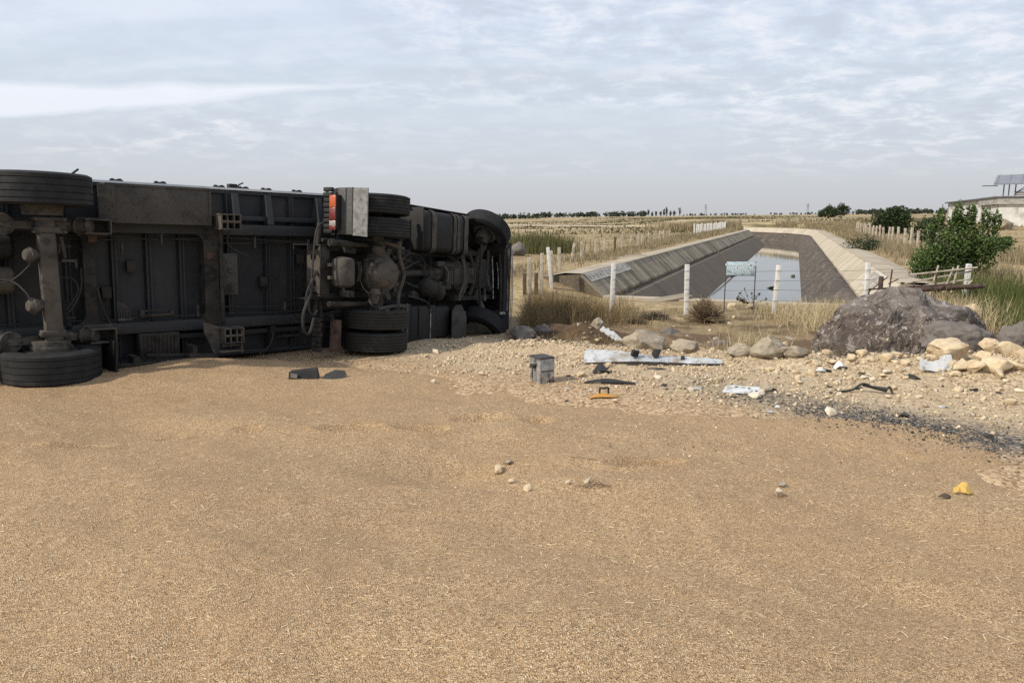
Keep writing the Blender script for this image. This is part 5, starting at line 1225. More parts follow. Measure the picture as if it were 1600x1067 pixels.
# metal box
x, y, z = at(850, 600)
bxr = empty('battery_box', (x - .02, y + .12, z - .01), (0, 0, R(28))); tag(bxr, 'scuffed square aluminium battery box standing on the gravel', 'box')
B().box((0, 0, .155), (.20, .25, .31), bev=.008).build('box_shell', m_alu, bxr)
B().box((0, 0, .318), (.206, .256, .02), bev=.005).build('lid', m_batt, bxr)
B().box((.103, .03, .155), (.006, .18, .30)).build('side_plate', m_batt, bxr)
B().box((0, -.127, .16), (.17, .006, .012)).build('front_crease', m_batt, bxr)
B().tube([(-.10, -.03, .24), (-.15, -.03, .22), (-.155, -.03, .12), (-.15, -.03, .08)], .010, 6, False).build('side_handle', m_batt, bxr)
B().box((-.13, 0, .215), (.06, .05, .05), (0, .2, 0)).build('terminal_block', m_batt, bxr)
# long white fender strip
x, y, z = at(1018, 572)
pn = empty('torn_roof_fairing', (x, y, z + .02), (0, 0, R(-4))); tag(pn, 'long white and grey torn body panel lying across the gravel ridge', 'body panel')
def fair(b):
    a, c_ = [], []
    for k in range(15):
        t_ = k / 14; X = -.92 + 1.84 * t_; w_ = .17 * (1 - t_) ** .8 + .06; a.append((X, -.02 + .02 * math.sin(t_ * 5), .005 + .03 * math.sin(t_ * 3.1) - .01 * t_)); c_.append((X + .03, w_, .05 + .10 * (1 - t_) + .015 * math.sin(t_ * 9)))
    b.strip(a, c_, (0, .01, -.008))
B_ = B(); fair(B_); B_.build('fairing_skin', m_plasg, pn, sharp=60)
B().box((.30, -.03, .005), (1.3, .035, .022), (0, .0, .01), bev=.006).build('dark_edge', m_plasb, pn)
B().hull([(.08 + random.uniform(-.07, .07), .10 + random.uniform(-.04, .04), .10 + random.uniform(-.06, .09)) for _ in range(12)]).build('torn_bracket', m_plasb, pn)
B().box((-.22, .06, .13), (.10, .06, .09), (.3, .2, .4), bev=.01).build('torn_bracket', m_plasb, pn)
B().box((.42, .05, .08), (.05, .03, .05)).build('clip', m_plasb, pn)
# broken pale panel
def chip(b):
    b.prism([(-.20, .0, .09), (-.12, .0, .16), (-.07, .0, .10), (-.03, .0, .12), (.0, .0, .06), (.06, .0, .05), (.21, .0, -.12), (.13, .0, -.19), (-.10, .0, .0), (-.12, .0, .04), (-.17, .0, .03)], (0, .02, 0))
deb('broken_fender', 954, 531, chip, m_plasw, 'broken white plastic panel standing on edge against stones', 'broken panel', .15, .10, (-.55, 0))
def curl(b, L, w, amp=.05, n=10, tw=.4):
    a, c_ = [], []
    for k in range(n):
        t_ = k / (n - 1); X = (t_ - .5) * L; a.append((X, -w / 2 + .02 * math.sin(t_ * 7), amp * math.sin(t_ * math.pi) + .01)); c_.append((X + .02, w / 2, amp * math.sin(t_ * math.pi) + tw * w * math.sin(t_ * 4) + .015))
    b.strip(a, c_, (0, 0, -.006))
deb('black_trim_strip', 952, 602, lambda b: (curl(b, .62, .07, .02, 10, .3), b.box((.1, -.03, .02), (.4, .02, .03))), m_plasb, 'black torn trim strip lying in front of the long white panel', 'trim strip', -.12)
deb('black_shard', 940, 585, lambda b: (curl(b, .24, .12, .04, 7, .6), b.hull([(.02, 0, .01), (.06, .06, .06), (-.05, .05, .02), (.03, -.05, .02), (.12, .02, .07)])), m_plasb, 'jagged black plastic shard between metal box and white panel', 'plastic shard', .2)
deb('thin_black_strip', 1022, 579, lambda b: curl(b, .30, .02, .01, 6, .2), m_plasb, 'thin black strip on the gravel below the long white panel', 'trim strip', .1)
om = empty('orange_marker', (*at(943, 624)[:2], at(943, 624)[2]), (0, 0, .18)); tag(om, 'orange marker light strip with a small grey bracket on the gravel', 'marker light')
B_ = B(); curl(B_, .34, .07, .015, 9, .25); B_.build('orange_lens', m_orange, om)
B().box((-.03, .05, .06), (.012, .03, .09)).box((.07, .05, .06), (.012, .03, .09)).box((.02, .05, .10), (.11, .03, .014)).build('bracket', m_plasb, om)
cd_ = empty('white_card', (*at(1160, 617)[:2], at(1160, 617)[2] + .02), (R(8), R(2), -.10)); tag(cd_, 'flat white plate with dark smudges lying among pebbles', 'plate')
B().prism([(-.24, -.07, 0), (.24, -.06, 0), (.20, .10, .02), (-.16, .12, .02)], (0, 0, .012)).build('plate', m_plasw, cd_)
B().box((-.06, .07, .030), (.04, .02, .004)).box((.08, .05, .029), (.03, .02, .004)).box((.15, .0, .022), (.03, .02, .004)).build('smudge', m_plasb, cd_)
deb('grey_shard', 1200, 612, lambda b: curl(b, .20, .10, .05, 6, .7), m_lime_grey, 'grey pointed shard right of the white plate', 'plastic shard', .3)
def crum(b):
    b.strip([(-.22, 0, .02), (-.10, -.02, .01), (.02, -.02, -.02), (.14, -.01, .0), (.22, .03, .05)], [(-.20, .05, .17), (-.11, .07, .11), (.0, .08, .10), (.10, .06, .15), (.20, .08, .19)], (0, .008, 0))
    b.strip([(.22, .03, .05), (.17, .10, .03), (.12, .12, .06)], [(.20, .08, .19), (.15, .13, .17), (.10, .14, .15)], (.008, 0, 0))
deb('crumpled_white_panel', 1464, 584, crum, m_plasw, 'crumpled white body panel on the yellow gravel heap', 'body panel', .05, .01)
deb('torn_paper', 1313, 579, lambda b: curl(b, .20, .09, .05, 7, .5), m_plasw, 'torn white scrap with a dark edge left of the white oval lump', 'scrap', .2)
deb('torn_paper', 1281, 584, lambda b: curl(b, .13, .05, .02, 7, .5), m_plasw, 'small white scrap left of the torn scrap with a dark edge', 'scrap', -.2)
deb('dark_scrap', 1294, 585, lambda b: b.hull([(random.uniform(-.06, .06), random.uniform(-.04, .04), random.uniform(0, .04)) for _ in range(9)]), m_plasb, 'small black lump between two white scraps', 'scrap')
deb('black_gasket', 1350, 616, lambda b: (b.tube([(-.30, 0, .01), (-.12, .04, .03), (.0, .06, .10), (.10, .03, .07), (.22, .0, .05), (.27, .0, .08), (.30, -.02, .01)], .014, 6), b.strip([(0, .05, .07), (.1, .02, .05), (.24, -.01, .02)], [(0, .07, .10), (.1, .05, .08), (.26, .01, .07)], (0, .008, 0))), m_plasb, 'bent black plastic bracket with holes on the gravel', 'bracket', -.12)
deb('black_gasket', 1305, 616, lambda b: b.hull([(random.uniform(-.07, .07), random.uniform(-.03, .03), random.uniform(0, .02)) for _ in range(9)]), m_plasb, 'flat black scrap left of the bent black bracket', 'scrap')
deb('black_strip', 1422, 595, lambda b: curl(b, .22, .05, .02, 6, .4), m_plasb, 'short black strip below the crumpled white panel', 'trim strip', -.35)
deb('dark_scrap', 1346, 590, lambda b: b.hull([(random.uniform(-.06, .06), random.uniform(-.04, .04), random.uniform(0, .06)) for _ in range(9)]), m_twig_dk, 'brown clod left of the white oval lump', 'clod')
deb('dark_scrap', 1520, 611, lambda b: b.hull([(random.uniform(-.05, .05), random.uniform(-.04, .04), random.uniform(0, .04)) for _ in range(9)]), m_plasb, 'black scrap at the right of the pale gravel', 'scrap')
deb('asphalt_lump', 1543, 686, lambda b: b.hull([(random.uniform(-.05, .05), random.uniform(-.04, .04), random.uniform(0, .05)) for _ in range(12)]), m_asph_lump, 'black asphalt lump at the lower edge of the dark gravel', 'asphalt lump')
deb('asphalt_lump', 1412, 655, lambda b: b.hull([(random.uniform(-.04, .04), random.uniform(-.04, .04), random.uniform(0, .05)) for _ in range(12)]), m_asph_lump, 'small black asphalt lump in the middle of the dark gravel', 'asphalt lump')
deb('yellow_scrap', 1503, 777, lambda b: (curl(b, .12, .05, .015, 8, .9), b.strip([(-.06, -.02, .0), (-.03, -.03, .03), (.0, -.025, .012)], [(-.05, .02, .03), (-.02, .015, .045), (.01, .02, .03)], (0, 0, -.004))), m_yellow, 'crumpled yellow plastic scrap on the grain', 'scrap', -.3)
deb('black_strip', 1473, 786, lambda b: curl(b, .09, .02, .01, 6, .4), m_twig_dk, 'short brown strip left of the yellow scrap', 'strip', .2)
shard_m = [m_plasb, m_plasw, m_plasg, m_lime_grey, m_alu]
for k in range(34):
    px = random.uniform(880, 1560); py = random.uniform(572, 640) + (px - 900) * .02
    m__ = random.choice(shard_m[:4] if k % 5 else shard_m)
    nm = {m_plasb: 'black', m_plasw: 'white', m_plasg: 'pale grey', m_lime_grey: 'brown', m_alu: 'metal'}[m__]
    w_ = random.uniform(.03, .08)
    deb('broken_shard', px, py, lambda b: b.hull([(random.gauss(0, w_ * .5), random.gauss(0, w_ * .35), abs(random.gauss(0, w_ * .2))) for _ in range(7)]), m__, 'tiny ' + nm + ' shard of wreckage scattered on the gravel', 'shard', random.uniform(0, 6), 0, (0, 0), nm + ' shards on the gravel')
# black lump of rubber before the trailer
dbk = empty('black_debris', (*at(500, 591)[:2], at(500, 591)[2]), (0, 0, .12)); tag(dbk, 'two black broken plastic pieces on the grain before the trailer', 'debris')
B().hull([(-.37, -.05, 0), (-.37, .06, 0), (-.36, -.04, .09), (-.34, .05, .10), (-.03, .06, .13), (-.03, -.03, .11), (0, .0, .02), (-.02, -.06, 0)]).build('broken_block', m_plasb, dbk)
B().hull([(.03, -.04, 0), (.06, .04, .04), (.18, .05, .09), (.30, .04, .08), (.33, 0, .02), (.25, -.05, .0), (.1, -.06, 0)]).build('broken_lump', m_plasb, dbk)
B().box((-.30, -.065, .05), (.08, .02, .05), (0, .2, .1)).build('grey_face', m_alu, dbk)
# dry twig on the grain
deb('dry_twig', 935, 764, lambda b: [b.tube([(-.16 + k * .03, 0, .01), (-.02, .02 * k, .02 + .006 * k), (.14 - k * .02, .05 - .03 * k, .01)], .003, 5) for k in range(4)], m_twig, 'dry forked twig lying on the grain', 'twig', -.15)
deb('dry_twig', 915, 727, lambda b: [b.tube([(-.14, .03, .01), (0, 0, .02), (.16, -.03, .01)], .003, 5)], m_twig, 'single straight dry twig behind the forked twig', 'twig', -.25)
# branches lying in the canal water
for (s_, o_, L, lab) in ((11.6, -1.1, 1.3, 'floating raft of twigs in the near canal water'), (12.2, -2.0, .6, 'clump of twigs at the left edge of the near canal water')):
    p = canal_at(s_, o_, -1.70); b = B()
    for k in range(16): b.tube([(random.uniform(-L, L) * .5, random.uniform(-.15, .15), .02), (random.uniform(-L, L) * .5, random.uniform(-.15, .15), random.uniform(.03, .16))], random.uniform(.015, .04), 5, False)
    q = b.build('floating_twigs', m_twig_dk); q.location = (p.x + C0[0], p.y + C0[1], -1.72); tag(q, lab, 'twigs')
for k, (s_, o_) in enumerate(((10.3, .7), (9.2, 1.3), (10.4, 1.8), (29, 1.7), (20, .6), (30, -1.8), (28.5, -2.0))):
    p = canal_at(s_, o_, -1.70); b = B().hull([(random.gauss(0, .14), random.gauss(0, .1), random.uniform(-.02, .12)) for _ in range(10)])
    q = b.build('floating_clod', m_twig_dk); q.location = (p.x + C0[0], p.y + C0[1], -1.72); tag(q, 'dark clod of weed floating on the canal water', 'clod', 'clods on the canal water')
sb = B(); sb.prism([canal_at(9.2, -.2, -1.745), canal_at(6.0, -1.2, -1.745), canal_at(.4, -1.8, -1.745), canal_at(.4, 1.9, -1.745), canal_at(8.4, 1.9, -1.745), canal_at(10.2, 1.2, -1.745)], (0, 0, .06))
q = sb.build('silt_bank', m_lime_grey); q.location = (C0[0], C0[1], 0); tag(q, 'bank of brown silt at the near end of the canal water', kind='structure')
# branch lying down the left lining
p0_, p1_ = canal_at(33, -4.1, .32), canal_at(30, -2.0, -1.6); b = B()
b.tube([p0_, (p0_ + p1_) / 2 + Vector((0, 0, .1)), p1_], .05, 6)
q = b.build('fallen_pole', m_dark_post); q.location = (C0[0], C0[1], 0); tag(q, 'dark pole lying down the left canal slope into the water', 'pole')

# ------------------------------------------------------------------ building
NB = np.array([48.6, 75.0]); ub = np.array([11.2, 28.0]); ub /= np.linalg.norm(ub)
zb0 = .3
bd = empty('block_building', (NB[0], NB[1], zb0), (0, 0, math.atan2(ub[1], ub[0])))      # local x runs back along the shed wall, local -y along the front
tag(bd, 'whitewashed block building with flat roof and open roofed terrace on top', 'building')
zr_ = 3.85 - zb0
B().box((15, -3.5, zr_ / 2), (30, 7, zr_)).build('shed_wall', m_block, bd)
B().box((15, -3.4, zr_ + .09), (30.7, 7.6, .16)).build('shed_roof', m_steel, bd)
for x_ in np.linspace(.4, 29.6, 9): B().box((x_, .03, zr_ * .5 - .05), (.35, .10, zr_ - .12)).build('pilaster', m_conc_band, bd)
for k in range(8): B().box((2.2 + k * 3.6, .012, zr_ - .55), (1.3, .03, .35)).build('vent_opening', m_conc_band, bd)
B().box((5.0, .03, 1.6), (1.6, .05, 2.3)).build('door', m_door, bd)
zp_ = 4.08 - zb0
B().box((4.0, -7.0, zp_ / 2 - .45), (7.6, 14.0, zp_ - .9), ).build('main_wall', m_block, bd)
B().box((4.0, -7.2, zp_ - .40), (8.6, 15.0, .80)).build('parapet', m_conc_band, bd)
for y_ in (-1.6, -5.0, -9.0): B().box((.17, y_, 2.2), (.06, 1.3, .6)).build('window', m_glass, bd)
for k in range(5): B().box((.185, -2.8 * k - .6, 1.6), (.04, .25, 3.0)).build('pilaster', m_conc_band, bd)
z1_, z2_ = 5.15 - zb0, 6.25 - zb0
ra, rb_, rc, rd = Vector((-.5, .75, z1_)), Vector((-.5, -14, z1_ + .1)), Vector((5.2, -15, z2_ + .3)), Vector((5.2, -.6, z2_))
rf_ = B(); rf_.prism([ra, rb_, rc, rd], (0, 0, .10)); rf_.build('terrace_roof', m_roof, bd)
for k in range(14):
    f0 = k / 14 + .01; a_ = ra.lerp(rb_, f0) + Vector((0, 0, .10)); d_ = rd.lerp(rc, f0) + Vector((0, 0, .10))
    B().prism([a_, a_ + Vector((0, -.12, .002)), d_ + Vector((0, -.12, .002)), d_], (0, 0, .05)).build('roof_seam', m_roof, bd)
B().box((-.3, 1.0, z1_ - .08), (.3, 1.3, .08)).build('roof_gutter', m_steel, bd)
for y_ in (-.3, -.75, -1.3, -4.2, -4.7, -6.5): B().box((.2, y_, (zp_ + z1_) / 2), (.09, .09, z1_ - zp_ + .1)).build('terrace_post', m_steel, bd)
for (a_, b_2) in ((-1.4, -2.3), (-1.45, -2.8)): B().cyl((.2, a_, zp_ + .35), (.2, b_2, z1_), .035, n=6).build('brace', m_steel, bd)
B().box((.2, -2.8, zp_ + .42), (.05, 3.2, .05)).box((.2, -2.8, zp_ + .08), (.05, 3.2, .05)).build('terrace_rail', m_steel, bd)
B().box((.25, -2.8, zp_ + .24), (.02, 3.0, .26)).build('rail_panel', m_conc_band, bd)
B().box((1.0, -3.7, zp_ + .95), (.7, .8, .08)).box((1.0, -3.7, zp_ + .6), (.6, .7, .05)).cyl((1.0, -3.7, zp_), (1.0, -3.7, zp_ + 1.1), .05, n=8).build('roof_stand', m_steel, bd)

# ------------------------------------------------------------------ vegetation
def blades(name, P, H, W, lean, m_, label, segs=2, cat=None, kind='stuff'):
    """P (n,3) roots"""
    n = len(P); a = rng.uniform(0, 6.283, n); la = rng.uniform(0, 6.283, n); ln = np.abs(rng.normal(0, 1, n)) * lean
    q = np.stack([np.cos(a), np.sin(a), np.zeros(n)], 1) * (W / 2)[:, None]
    d = np.stack([np.cos(la) * ln, np.sin(la) * ln, np.ones(n)], 1); d /= np.linalg.norm(d, axis=1)[:, None]
    mid_ = P + d * (H * .55)[:, None]; d2 = d + np.stack([np.cos(la) * ln, np.sin(la) * ln, np.zeros(n) - ln * .3], 1); tip = mid_ + d2 / np.linalg.norm(d2, axis=1)[:, None] * (H * .45)[:, None]
    V = np.stack([P - q, P + q, mid_ - q * .7, mid_ + q * .7, tip], 1).reshape(-1, 3)
    b = np.arange(n)[:, None] * 5
    Fc = np.concatenate([b + np.array([0, 1, 3]), b + np.array([0, 3, 2]), b + np.array([2, 3, 4])])
    o = np_mesh(name, V, Fc, m_, {'shade': np.repeat(np.clip(rng.normal(.5, .25, n), 0, 1), 5)})
    return tag(o, label, cat, kind=kind)
def on_ground(xy, dz=-.02): return np.column_stack([xy, hgt0(xy[:, 0], xy[:, 1]) + dz])
def clumpy(seed, fr, lo, hi): return lambda x, y: sstep(lo, hi, fbm(x * fr, y * fr, seed))
def not_canal(x, y, m_=5.0):
    s_, o_, d_ = canal_sd(x, y); return ((d_ > m_) | (s_ < -.3)).astype(float)
# brush beside the cab
def dn(x, y): return np.exp(-(((x - .9) / 1.1) ** 2 + ((y - 17.0) / 1.4) ** 2)) * (.3 + .7 * sstep(.4, .6, fbm(x * 1.5, y * 1.5, 71))) * (y > 15.1) * (x > .12 + .10 * (y - 15))
xy = sample(7500, dn, (-1.2, 4), (14, 20.5)); blades('dry_brush', on_ground(xy), rng.uniform(.15, .75, 7500) * (.55 + .9 * fbm(xy[:, 0] * 1.4, xy[:, 1] * 1.4, 72)), rng.uniform(.006, .014, 7500), .7, m_brush, 'tangle of dry brown grass and weeds beside the overturned cab')
# dry grass along banks and fences
def dn(x, y):
    s_, o_, d_ = canal_sd(x, y); L_ = np.exp(-((d_ - 6.9) / 1.2) ** 2) * (s_ > 0) * (s_ < 110)
    return L_ * (.15 + .85 * sstep(.38, .58, fbm(x * .6, y * .6, 73))) * (d_ > 5.3)
xy = sample(26000, dn, (-2, 75), (18, 140)); hh_ = rng.uniform(.15, .5, 26000) * np.where((xy[:, 1] < 60) & (xy[:, 0] < 10.85 + .38 * (xy[:, 1] - 33)), .75, 1.15); blades('dry_grass', on_ground(xy), hh_, rng.uniform(.012, .03, 26000) * (1 + xy[:, 1] / 60), .22, m_dry, 'tall straw coloured grass along both canal banks')
# grass over the open left and right fields, thinning with distance
def dn(x, y): return (.04 + .96 * sstep(.46, .62, fbm(x * .25, y * .25, 75))) * (1 - .55 * (y < 45) * (x < 14) * sstep(15, 17, y)) * not_canal(x, y, 5.6) * np.clip(25 / y, 0, 1) ** .7 * sstep(18.2, 22, y)
xy = sample(20000, dn, (-6, 60), (18, 110)); blades('field_grass', on_ground(xy), rng.uniform(.06, .26, 20000), rng.uniform(.010, .022, 20000) * (1 + xy[:, 1] / 45), .4, m_dry, 'short dry grass over the fields either side of the canal')
# low dry tufts on the strip before the fence
def dn(x, y): return sstep(.5, .66, fbm(x * 1.1, y * 1.1, 77)) * sstep(13.6, 15.5, y) * (ridge_s(x, y) > 1.6) * (.35 + .65 * sstep(16.5, 17.5, y))
xy = sample(5000, dn, (1.8, 10.5), (12.5, 19.4)); blades('dry_tufts', on_ground(xy), rng.uniform(.04, .18, 5000), rng.uniform(.006, .012, 5000), .5, m_dry, 'low dry grass tufts on the brown earth before the fence')
def dn(x, y): s_ = ridge_s(x, y); return sstep(.3, .9, s_) * (1 - sstep(2.0, 3.2, s_)) * sstep(.2, 1.2, x) * sstep(.52, .64, fbm(x * 1.8, y * 1.8, 87))
xy = sample(3200, dn, (0, 9), (8, 15)); blades('verge_weeds', on_ground(xy), rng.uniform(.05, .26, 3200), rng.uniform(.005, .011, 3200), .6, m_brush, 'dry brown weeds growing through the rubble of the verge')
# pale straw clumps by the big boulder
def dn(x, y): return np.exp(-(((x - 7.2) / .8) ** 2 + ((y - 16.0) / 1.5) ** 2)) + .9 * np.exp(-(((x - 3.9) / .35) ** 2 + ((y - 11.9) / .35) ** 2)) + .5 * np.exp(-(((x - 9.6) / .8) ** 2 + ((y - 16.0) / 1.0) ** 2))
xy = sample(5500, dn, (3, 11.5), (11.2, 18.5)); blades('pale_grass', on_ground(xy), rng.uniform(.2, .65, 5500), rng.uniform(.008, .018, 5500), .55, m_dry_pale, 'bleached straw grass around the huge boulder')
# green grass on the right
def dn(x, y): return sstep(9.4, 10.6, x - .18 * (y - 14)) * sstep(12.0, 13.5, y) * (1 - sstep(19.5, 22.0, y)) * (.3 + .7 * sstep(.4, .55, fbm(x * .9, y * .9, 79)))
xy = sample(20000, dn, (8.5, 18), (11.8, 22.5)); blades('green_grass', on_ground(xy), rng.uniform(.15, .5, 20000), rng.uniform(.01, .022, 20000), .25, m_green, 'fresh green grass patch at the right below the bank')
def dn(x, y): return sstep(18.5, 20, x - .25 * (y - 28)) * sstep(25, 27, y) * (1 - sstep(36, 42, y))
xy = sample(7000, dn, (16, 40), (24, 42)); blades('yellow_grass', on_ground(xy), rng.uniform(.3, .8, 7000), rng.uniform(.02, .05, 7000), .2, m_dry, 'yellowing grass on the rise at the right')
# reeds beyond the cab
def dn(x, y): return np.exp(-(((x - 1.3) / 1.6) ** 2 + ((y - 43) / 2.0) ** 2)) * (.3 + .7 * sstep(.4, .6, fbm(x * .5, y * .5, 81)))
xy = sample(3500, dn, (-4, 7), (37, 50)); blades('reeds', on_ground(xy), rng.uniform(.5, 1.25, 3500), rng.uniform(.02, .05, 3500), .12, m_reed, 'dark green reeds with yellow tops in the hollow beyond the cab')
def dn(x, y): return (sstep(.5, .62, fbm(x * .04, y * .16, 83))) * np.clip(70 / y, 0, 1) * not_canal(x, y, 6)
xy = sample(9000, dn, (-30, 120), (60, 320)); blades('field_scrub', on_ground(xy), rng.uniform(.15, .5, 9000), rng.uniform(.08, .25, 9000) * (xy[:, 1] / 80), .5, m_scrub, 'patches of brown scrub over the distant fields')
def dn(x, y): return np.exp(-(((x - 29) / 5.5) ** 2 + ((y - 108) / 4) ** 2))
xy = sample(3000, dn, (12, 46), (96, 120)); blades('tall_reeds', on_ground(xy), rng.uniform(.6, 1.5, 3000), rng.uniform(.08, .16, 3000), .12, m_dry, 'pale tall reeds standing before the canal bend')

def leaf_cloud(P, size, aspect=.75, droop=.4):
    """diamond leaves, each two triangles folded along the midrib"""
    n = len(P); d = rng.normal(0, 1, (n, 3)); d[:, 2] = d[:, 2] * .6 - droop * rng.uniform(0, 1, n); d /= np.linalg.norm(d, axis=1)[:, None]
    u = rng.normal(0, 1, (n, 3)); u -= d * np.sum(u * d, 1)[:, None]; u /= np.linalg.norm(u, axis=1)[:, None]; nn = np.cross(d, u)
    L = (size * rng.uniform(.6, 1.2, n))[:, None]
    V = np.stack([P - d * L * .5, P + u * L * .5 * aspect + nn * L * .12, P + d * L * .5, P - u * L * .5 * aspect + nn * L * .12], 1).reshape(-1, 3)
    b = np.arange(n)[:, None] * 4
    return V, np.concatenate([b + np.array([0, 1, 2]), b + np.array([0, 2, 3])])
def shrub(name, label, cat, base, blobs, n, leaf, m_l, stems, m_s, group=None, shade=(.5, .28), sr=.03):
    """blobs: (x,y,z,rx,ry,rz,weight) relative to the base"""
    root = empty(name, base); tag(root, label, cat, group)
    w = np.array([b[6] for b in blobs], float); w /= w.sum(); P_ = []; sh = []
    for b, k in zip(blobs, (w * n).astype(int)):
        d = rng.normal(0, 1, (k, 3)); d /= np.linalg.norm(d, axis=1)[:, None]; r_ = rng.uniform(.15, 1, k) ** (1 / 2.2)
        r_ = r_ * (1 + .35 * (vnoise(d[:, 0] * 3 + b[0] * 9, d[:, 1] * 3 + d[:, 2] * 5 + b[1] * 7, 5) - .5) * 2)
        P_.append(np.array(b[:3]) + d * r_[:, None] * np.array(b[3:6])); sh.append(np.clip(rng.normal(*shade, k), 0, 1))
    P_ = np.concatenate(P_); sh = np.concatenate(sh); keep_ = P_[:, 2] > .02; P_, sh = P_[keep_], sh[keep_]
    V, Fc = leaf_cloud(P_, leaf); o = np_mesh('crown', V, Fc, m_l, {'shade': np.repeat(sh, 4)}); o.parent = root
    b = B()
    for bl in blobs[:stems]:
        e = Vector(bl[:3]) + Vector((0, 0, bl[5] * .6)); b.tube([(random.uniform(-.08, .08), random.uniform(-.08, .08), -.1), e * .5 + Vector((random.uniform(-.1, .1), 0, .05)), e], [sr, sr, sr * .8, sr * .6, sr * .4, sr * .25], 6)
    b.build('trunk', m_s, root); return root
# big green shrub behind the fence
bx_, by_ = depth_pt(1492, 20.6), 20.6; bz_ = float(hgt0(np.array([bx_]), np.array([by_]))[0])
bl = [(-.25, 0, .92, .60, .55, .55, 3), (.25, .1, 1.15, .65, .55, .60, 3), (-.70, 0, .65, .50, .5, .42, 2), (.75, 0, 1.0, .5, .5, .42, 2), (1.15, .1, 1.05, .45, .4, .22, 1), (0.0, .1, .5, .8, .5, .4, 2.5),
      (-.05, 0, 1.85, .14, .14, .36, .5), (.35, 0, 1.85, .13, .13, .34, .5), (-.45, .1, 1.75, .12, .12, .34, .4), (.75, 0, 1.72, .14, .14, .32, .5), (1.05, 0, 1.62, .14, .14, .34, .45), (-.75, 0, 1.35, .12, .12, .3, .3), (.1, .1, 1.6, .3, .3, .3, 1), (-.95, 0, .45, .3, .3, .3, .6), (-.9, -.05, .15, .25, .3, .25, .4), (1.5, .1, 1.12, .2, .2, .14, .25), (.6, .0, .55, .5, .4, .3, 1)]
shrub('green_shrub', 'bright green broad leaved shrub growing behind the right fence post', 'shrub', (bx_, by_, bz_ - .05), bl, 12000, .078, m_leaf, 14, m_bark, None, (.5, .3))
def spot(px, Y): x = depth_pt(px, Y); return x, Y, float(hgt0(np.array([x]), np.array([Y]))[0])
x, y, z = spot(1394, 66)
shrub('fig_bush', 'round dark green fig bush beyond the right fence', 'bush', (x, y, z), [(-.7, 0, 1.1, 1.1, 1, .95, 2), (.5, 0, 1.3, 1.1, 1, 1.0, 2), (0, 0, .7, 1.6, 1.2, .7, 2), (.1, 0, 1.8, .8, .8, .5, 1)], 3800, .24, m_leaf_dk, 3, m_bark)
x, y, z = spot(1452, 48)
shrub('olive_bush', 'grey green loose bush left of the bright green shrub', 'bush', (x, y, z), [(-.6, 0, .9, .7, .7, .8, 2), (.5, 0, .8, .7, .7, .7, 2), (0, 0, 1.4, .6, .6, .5, 1)], 2200, .15, m_leaf_dk, 3, m_bark)
x, y, z = spot(1348, 40)
shrub('dark_bush', 'low dark bush on the pale canal edge', 'bush', (x, y, z - .05), [(0, 0, .35, .9, .8, .45, 2), (.8, .5, .3, .6, .6, .4, 1)], 1600, .09, m_leaf_dk, 2, m_bark, None, (.25, .2))
for px, Y, lab, s_ in ((1294, 210, 'dark feathery tree on the skyline left of its taller neighbour', 1.0), (1313, 205, 'taller dark tree on the skyline beyond the canal bend', 1.15)):
    x, y, z = spot(px, Y)
    shrub('skyline_tree', lab, 'tree', (x, y, z), [(-1.2 * s_, 0, 1.7 * s_, 1.6, 1.4, 1.3, 2), (.9 * s_, 0, 2.0 * s_, 1.6, 1.4, 1.4, 2), (0, 0, 2.8 * s_, 1.1, 1.1, 1.0, 1), (-2.2 * s_, 0, 1.2, .9, .9, .8, .7)], 1500, .42, m_leaf_dk, 3, m_bark, None, (.4, .25), .1)
# yellow green weed beside the cab
x, y, z = at(925, 497)
shrub('yellow_weed', 'small yellow green leafy weed in the brown brush', 'weed', (x, y, z), [(0, 0, .14, .26, .2, .16, 2), (.15, 0, .10, .2, .15, .12, 1)], 420, .05, m_leaf_yel, 2, m_twig, None, (.5, .3), .008)
# tumbleweed bushes and dry thistle
def twigbush(name, label, base, rx, ry, rz, n, r_, m_, seed):
    rs = random.Random(seed); b = B()
    for k in range(n):
        a = rs.uniform(0, 6.283); e = rs.uniform(.05, 1.5); rr_ = rs.uniform(.7, 1.05)
        t_ = Vector((math.cos(a) * math.cos(e) * rx, math.sin(a) * math.cos(e) * ry, math.sin(e) * rz)) * rr_
        m1 = t_ * .45 + Vector((rs.uniform(-.06, .06), rs.uniform(-.06, .06), rs.uniform(0, .07)))
        b.tube([(rs.uniform(-.03, .03), rs.uniform(-.03, .03), 0), m1, t_], r_, 3, False)
        for j in range(2):
            s0 = m1.lerp(t_, rs.uniform(0, .7)); b.tube([s0, s0 + (t_ - m1) * .5 + Vector((rs.uniform(-.07, .07), rs.uniform(-.07, .07), rs.uniform(-.02, .06)))], r_ * .7, 3, False)
    o = b.build(name, m_, flat=True); o.location = base; tag(o, label, 'bush'); return o
x, y, z = at(1105, 506); twigbush('tumbleweed', 'round brown tumbleweed bush on the earth before the fence', (x, y + .2, z), .50, .42, .52, 420, .006, m_twig, 1)
x, y, z = at(1022, 500); twigbush('dead_brushwood', 'flat grey brown brushwood on the earth left of the tumbleweed', (x, y, z), .42, .3, .16, 160, .006, m_twig_dk, 2)
x, y, z = at(995, 506); twigbush('dead_brushwood', 'smallest low dead brushwood clump before the fence', (x, y, z), .28, .2, .1, 100, .005, m_twig_dk, 3)
x, y, z = at(1174, 478)
b = B(); rs = random.Random(9); th_ = empty('dry_thistle', (x, y, z)); tag(th_, 'dark dry thistle plant standing under the fence sign', 'thistle')
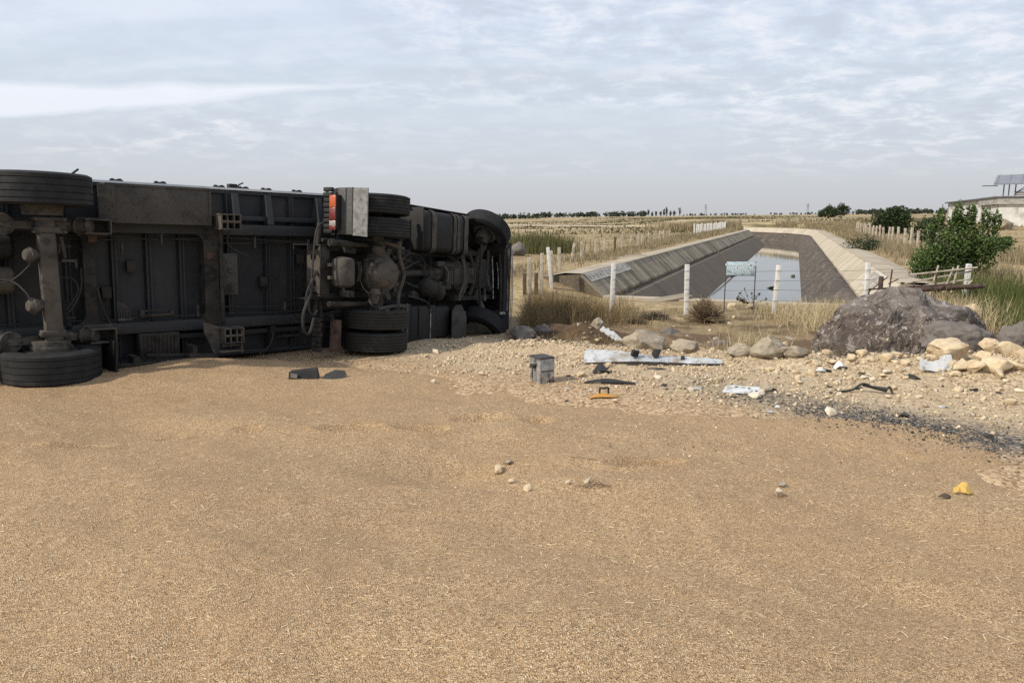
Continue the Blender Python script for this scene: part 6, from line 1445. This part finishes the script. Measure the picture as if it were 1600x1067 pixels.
for k in range(14):
    a = rs.uniform(-1.25, 1.25); L = rs.uniform(.25, .55); e = Vector((math.sin(a) * L * .95, rs.uniform(-.1, .1), math.cos(a) * L)); b.tube([(0, 0, 0), e * .5 + Vector((rs.uniform(-.03, .03), 0, .02)), e], .007, 4, False)
    hb = B(); hb.hull([tuple(e + Vector((rs.gauss(0, .022), rs.gauss(0, .022), rs.gauss(0, .03)))) for _ in range(8)])
    m1 = e * .6; hb.build('seed_head', m_twig_dk, th_); hb = B(); hb.hull([tuple(m1 + Vector((rs.gauss(0, .015), rs.gauss(0, .015), rs.gauss(0, .02)))) for _ in range(7)]); hb.build('seed_head', m_twig_dk, th_)
b.build('stems', m_twig_dk, th_)
# wood far off on the horizon
def far_trees(name, n, pxr, Yr, hr, label, m_=m_leaf_far):
    V, Fc, S = [], [], []; off = 0
    for k in range(n):
        Y = rng.uniform(*Yr); px = rng.uniform(*pxr); x = (px - 800) / F * Y; h = rng.uniform(*hr); z = float(hgt0(np.array([x]), np.array([Y]), False)[0])
        m__ = 26; d = rng.normal(0, 1, (m__, 3)); d /= np.linalg.norm(d, axis=1)[:, None]
        P_ = np.array([x, Y, z + h * .5]) + d * rng.uniform(.3, 1, (m__, 1)) * np.array([h * .45, h * .45, h * .5])
        v, f = leaf_cloud(P_, h * .42); V.append(v); Fc.append(f + off); off += len(v); S.append(np.full(len(v), rng.uniform(0, 1)))
    o = np_mesh(name, np.concatenate(V), np.concatenate(Fc), m_, {'shade': np.concatenate(S)}); return tag(o, label, kind='stuff')
far_trees('treeline', 330, (560, 1010), (820, 900), (3.5, 7.0), 'dark belt of trees along the left horizon')
far_trees('treeline', 60, (1060, 1300), (1100, 1300), (2.5, 5.0), 'thin line of distant trees in the middle of the horizon')
far_trees('orchard', 260, (1325, 1640), (520, 640), (3.0, 4.5), 'rows of orchard trees on the right horizon')
for k, px in enumerate((1003, 1010, 1016, 1022, 1029, 1034, 1038, 1044, 1050, 1058)):
    Y = 800; x = (px - 800) / F * Y; z = float(hgt0(np.array([x]), np.array([Y]), False)[0]); h = random.uniform(5.5, 9.5)
    root = empty('poplar_tree', (x, Y, z)); tag(root, 'dark poplar in the row at the end of the horizon tree belt', 'tree', 'poplars on the horizon')
    d = rng.normal(0, 1, (70, 3)); d /= np.linalg.norm(d, axis=1)[:, None]
    V, Fc = leaf_cloud(np.array([0, 0, h * .55]) + d * rng.uniform(.2, 1, (70, 1)) * np.array([1.5, 1.5, h * .47]), 1.6)
    o = np_mesh('crown', V, Fc, m_leaf_far, {'shade': np.repeat(rng.uniform(0, .7, 70), 4)}); o.parent = root
    B().cyl((0, 0, -1), (0, 0, h * .5), .25, n=6).build('trunk', m_bark, root)
# two faint pylons
for px, Y, lab in ((1098, 1500, 'faint power pylon on the horizon above the canal bend'), (1255, 1500, 'faint power pylon on the horizon left of the skyline trees')):
    x = (px - 800) / F * Y; z = float(hgt0(np.array([x]), np.array([Y]), False)[0]); root = empty('power_pylon', (x, Y, z)); tag(root, lab, 'pylon')
    b = B()
    for sx_, sy_ in ((-1, -1), (1, -1), (1, 1), (-1, 1)): b.cyl((sx_ * 2, sy_ * 2, -2), (sx_ * .3, sy_ * .3, 22), .18, n=5)
    b.build('mast', m_wire, root)
    for zz_ in (15, 18, 21): B().box((0, 0, zz_), (8, .3, .3)).build('cross_arm', m_wire, root)
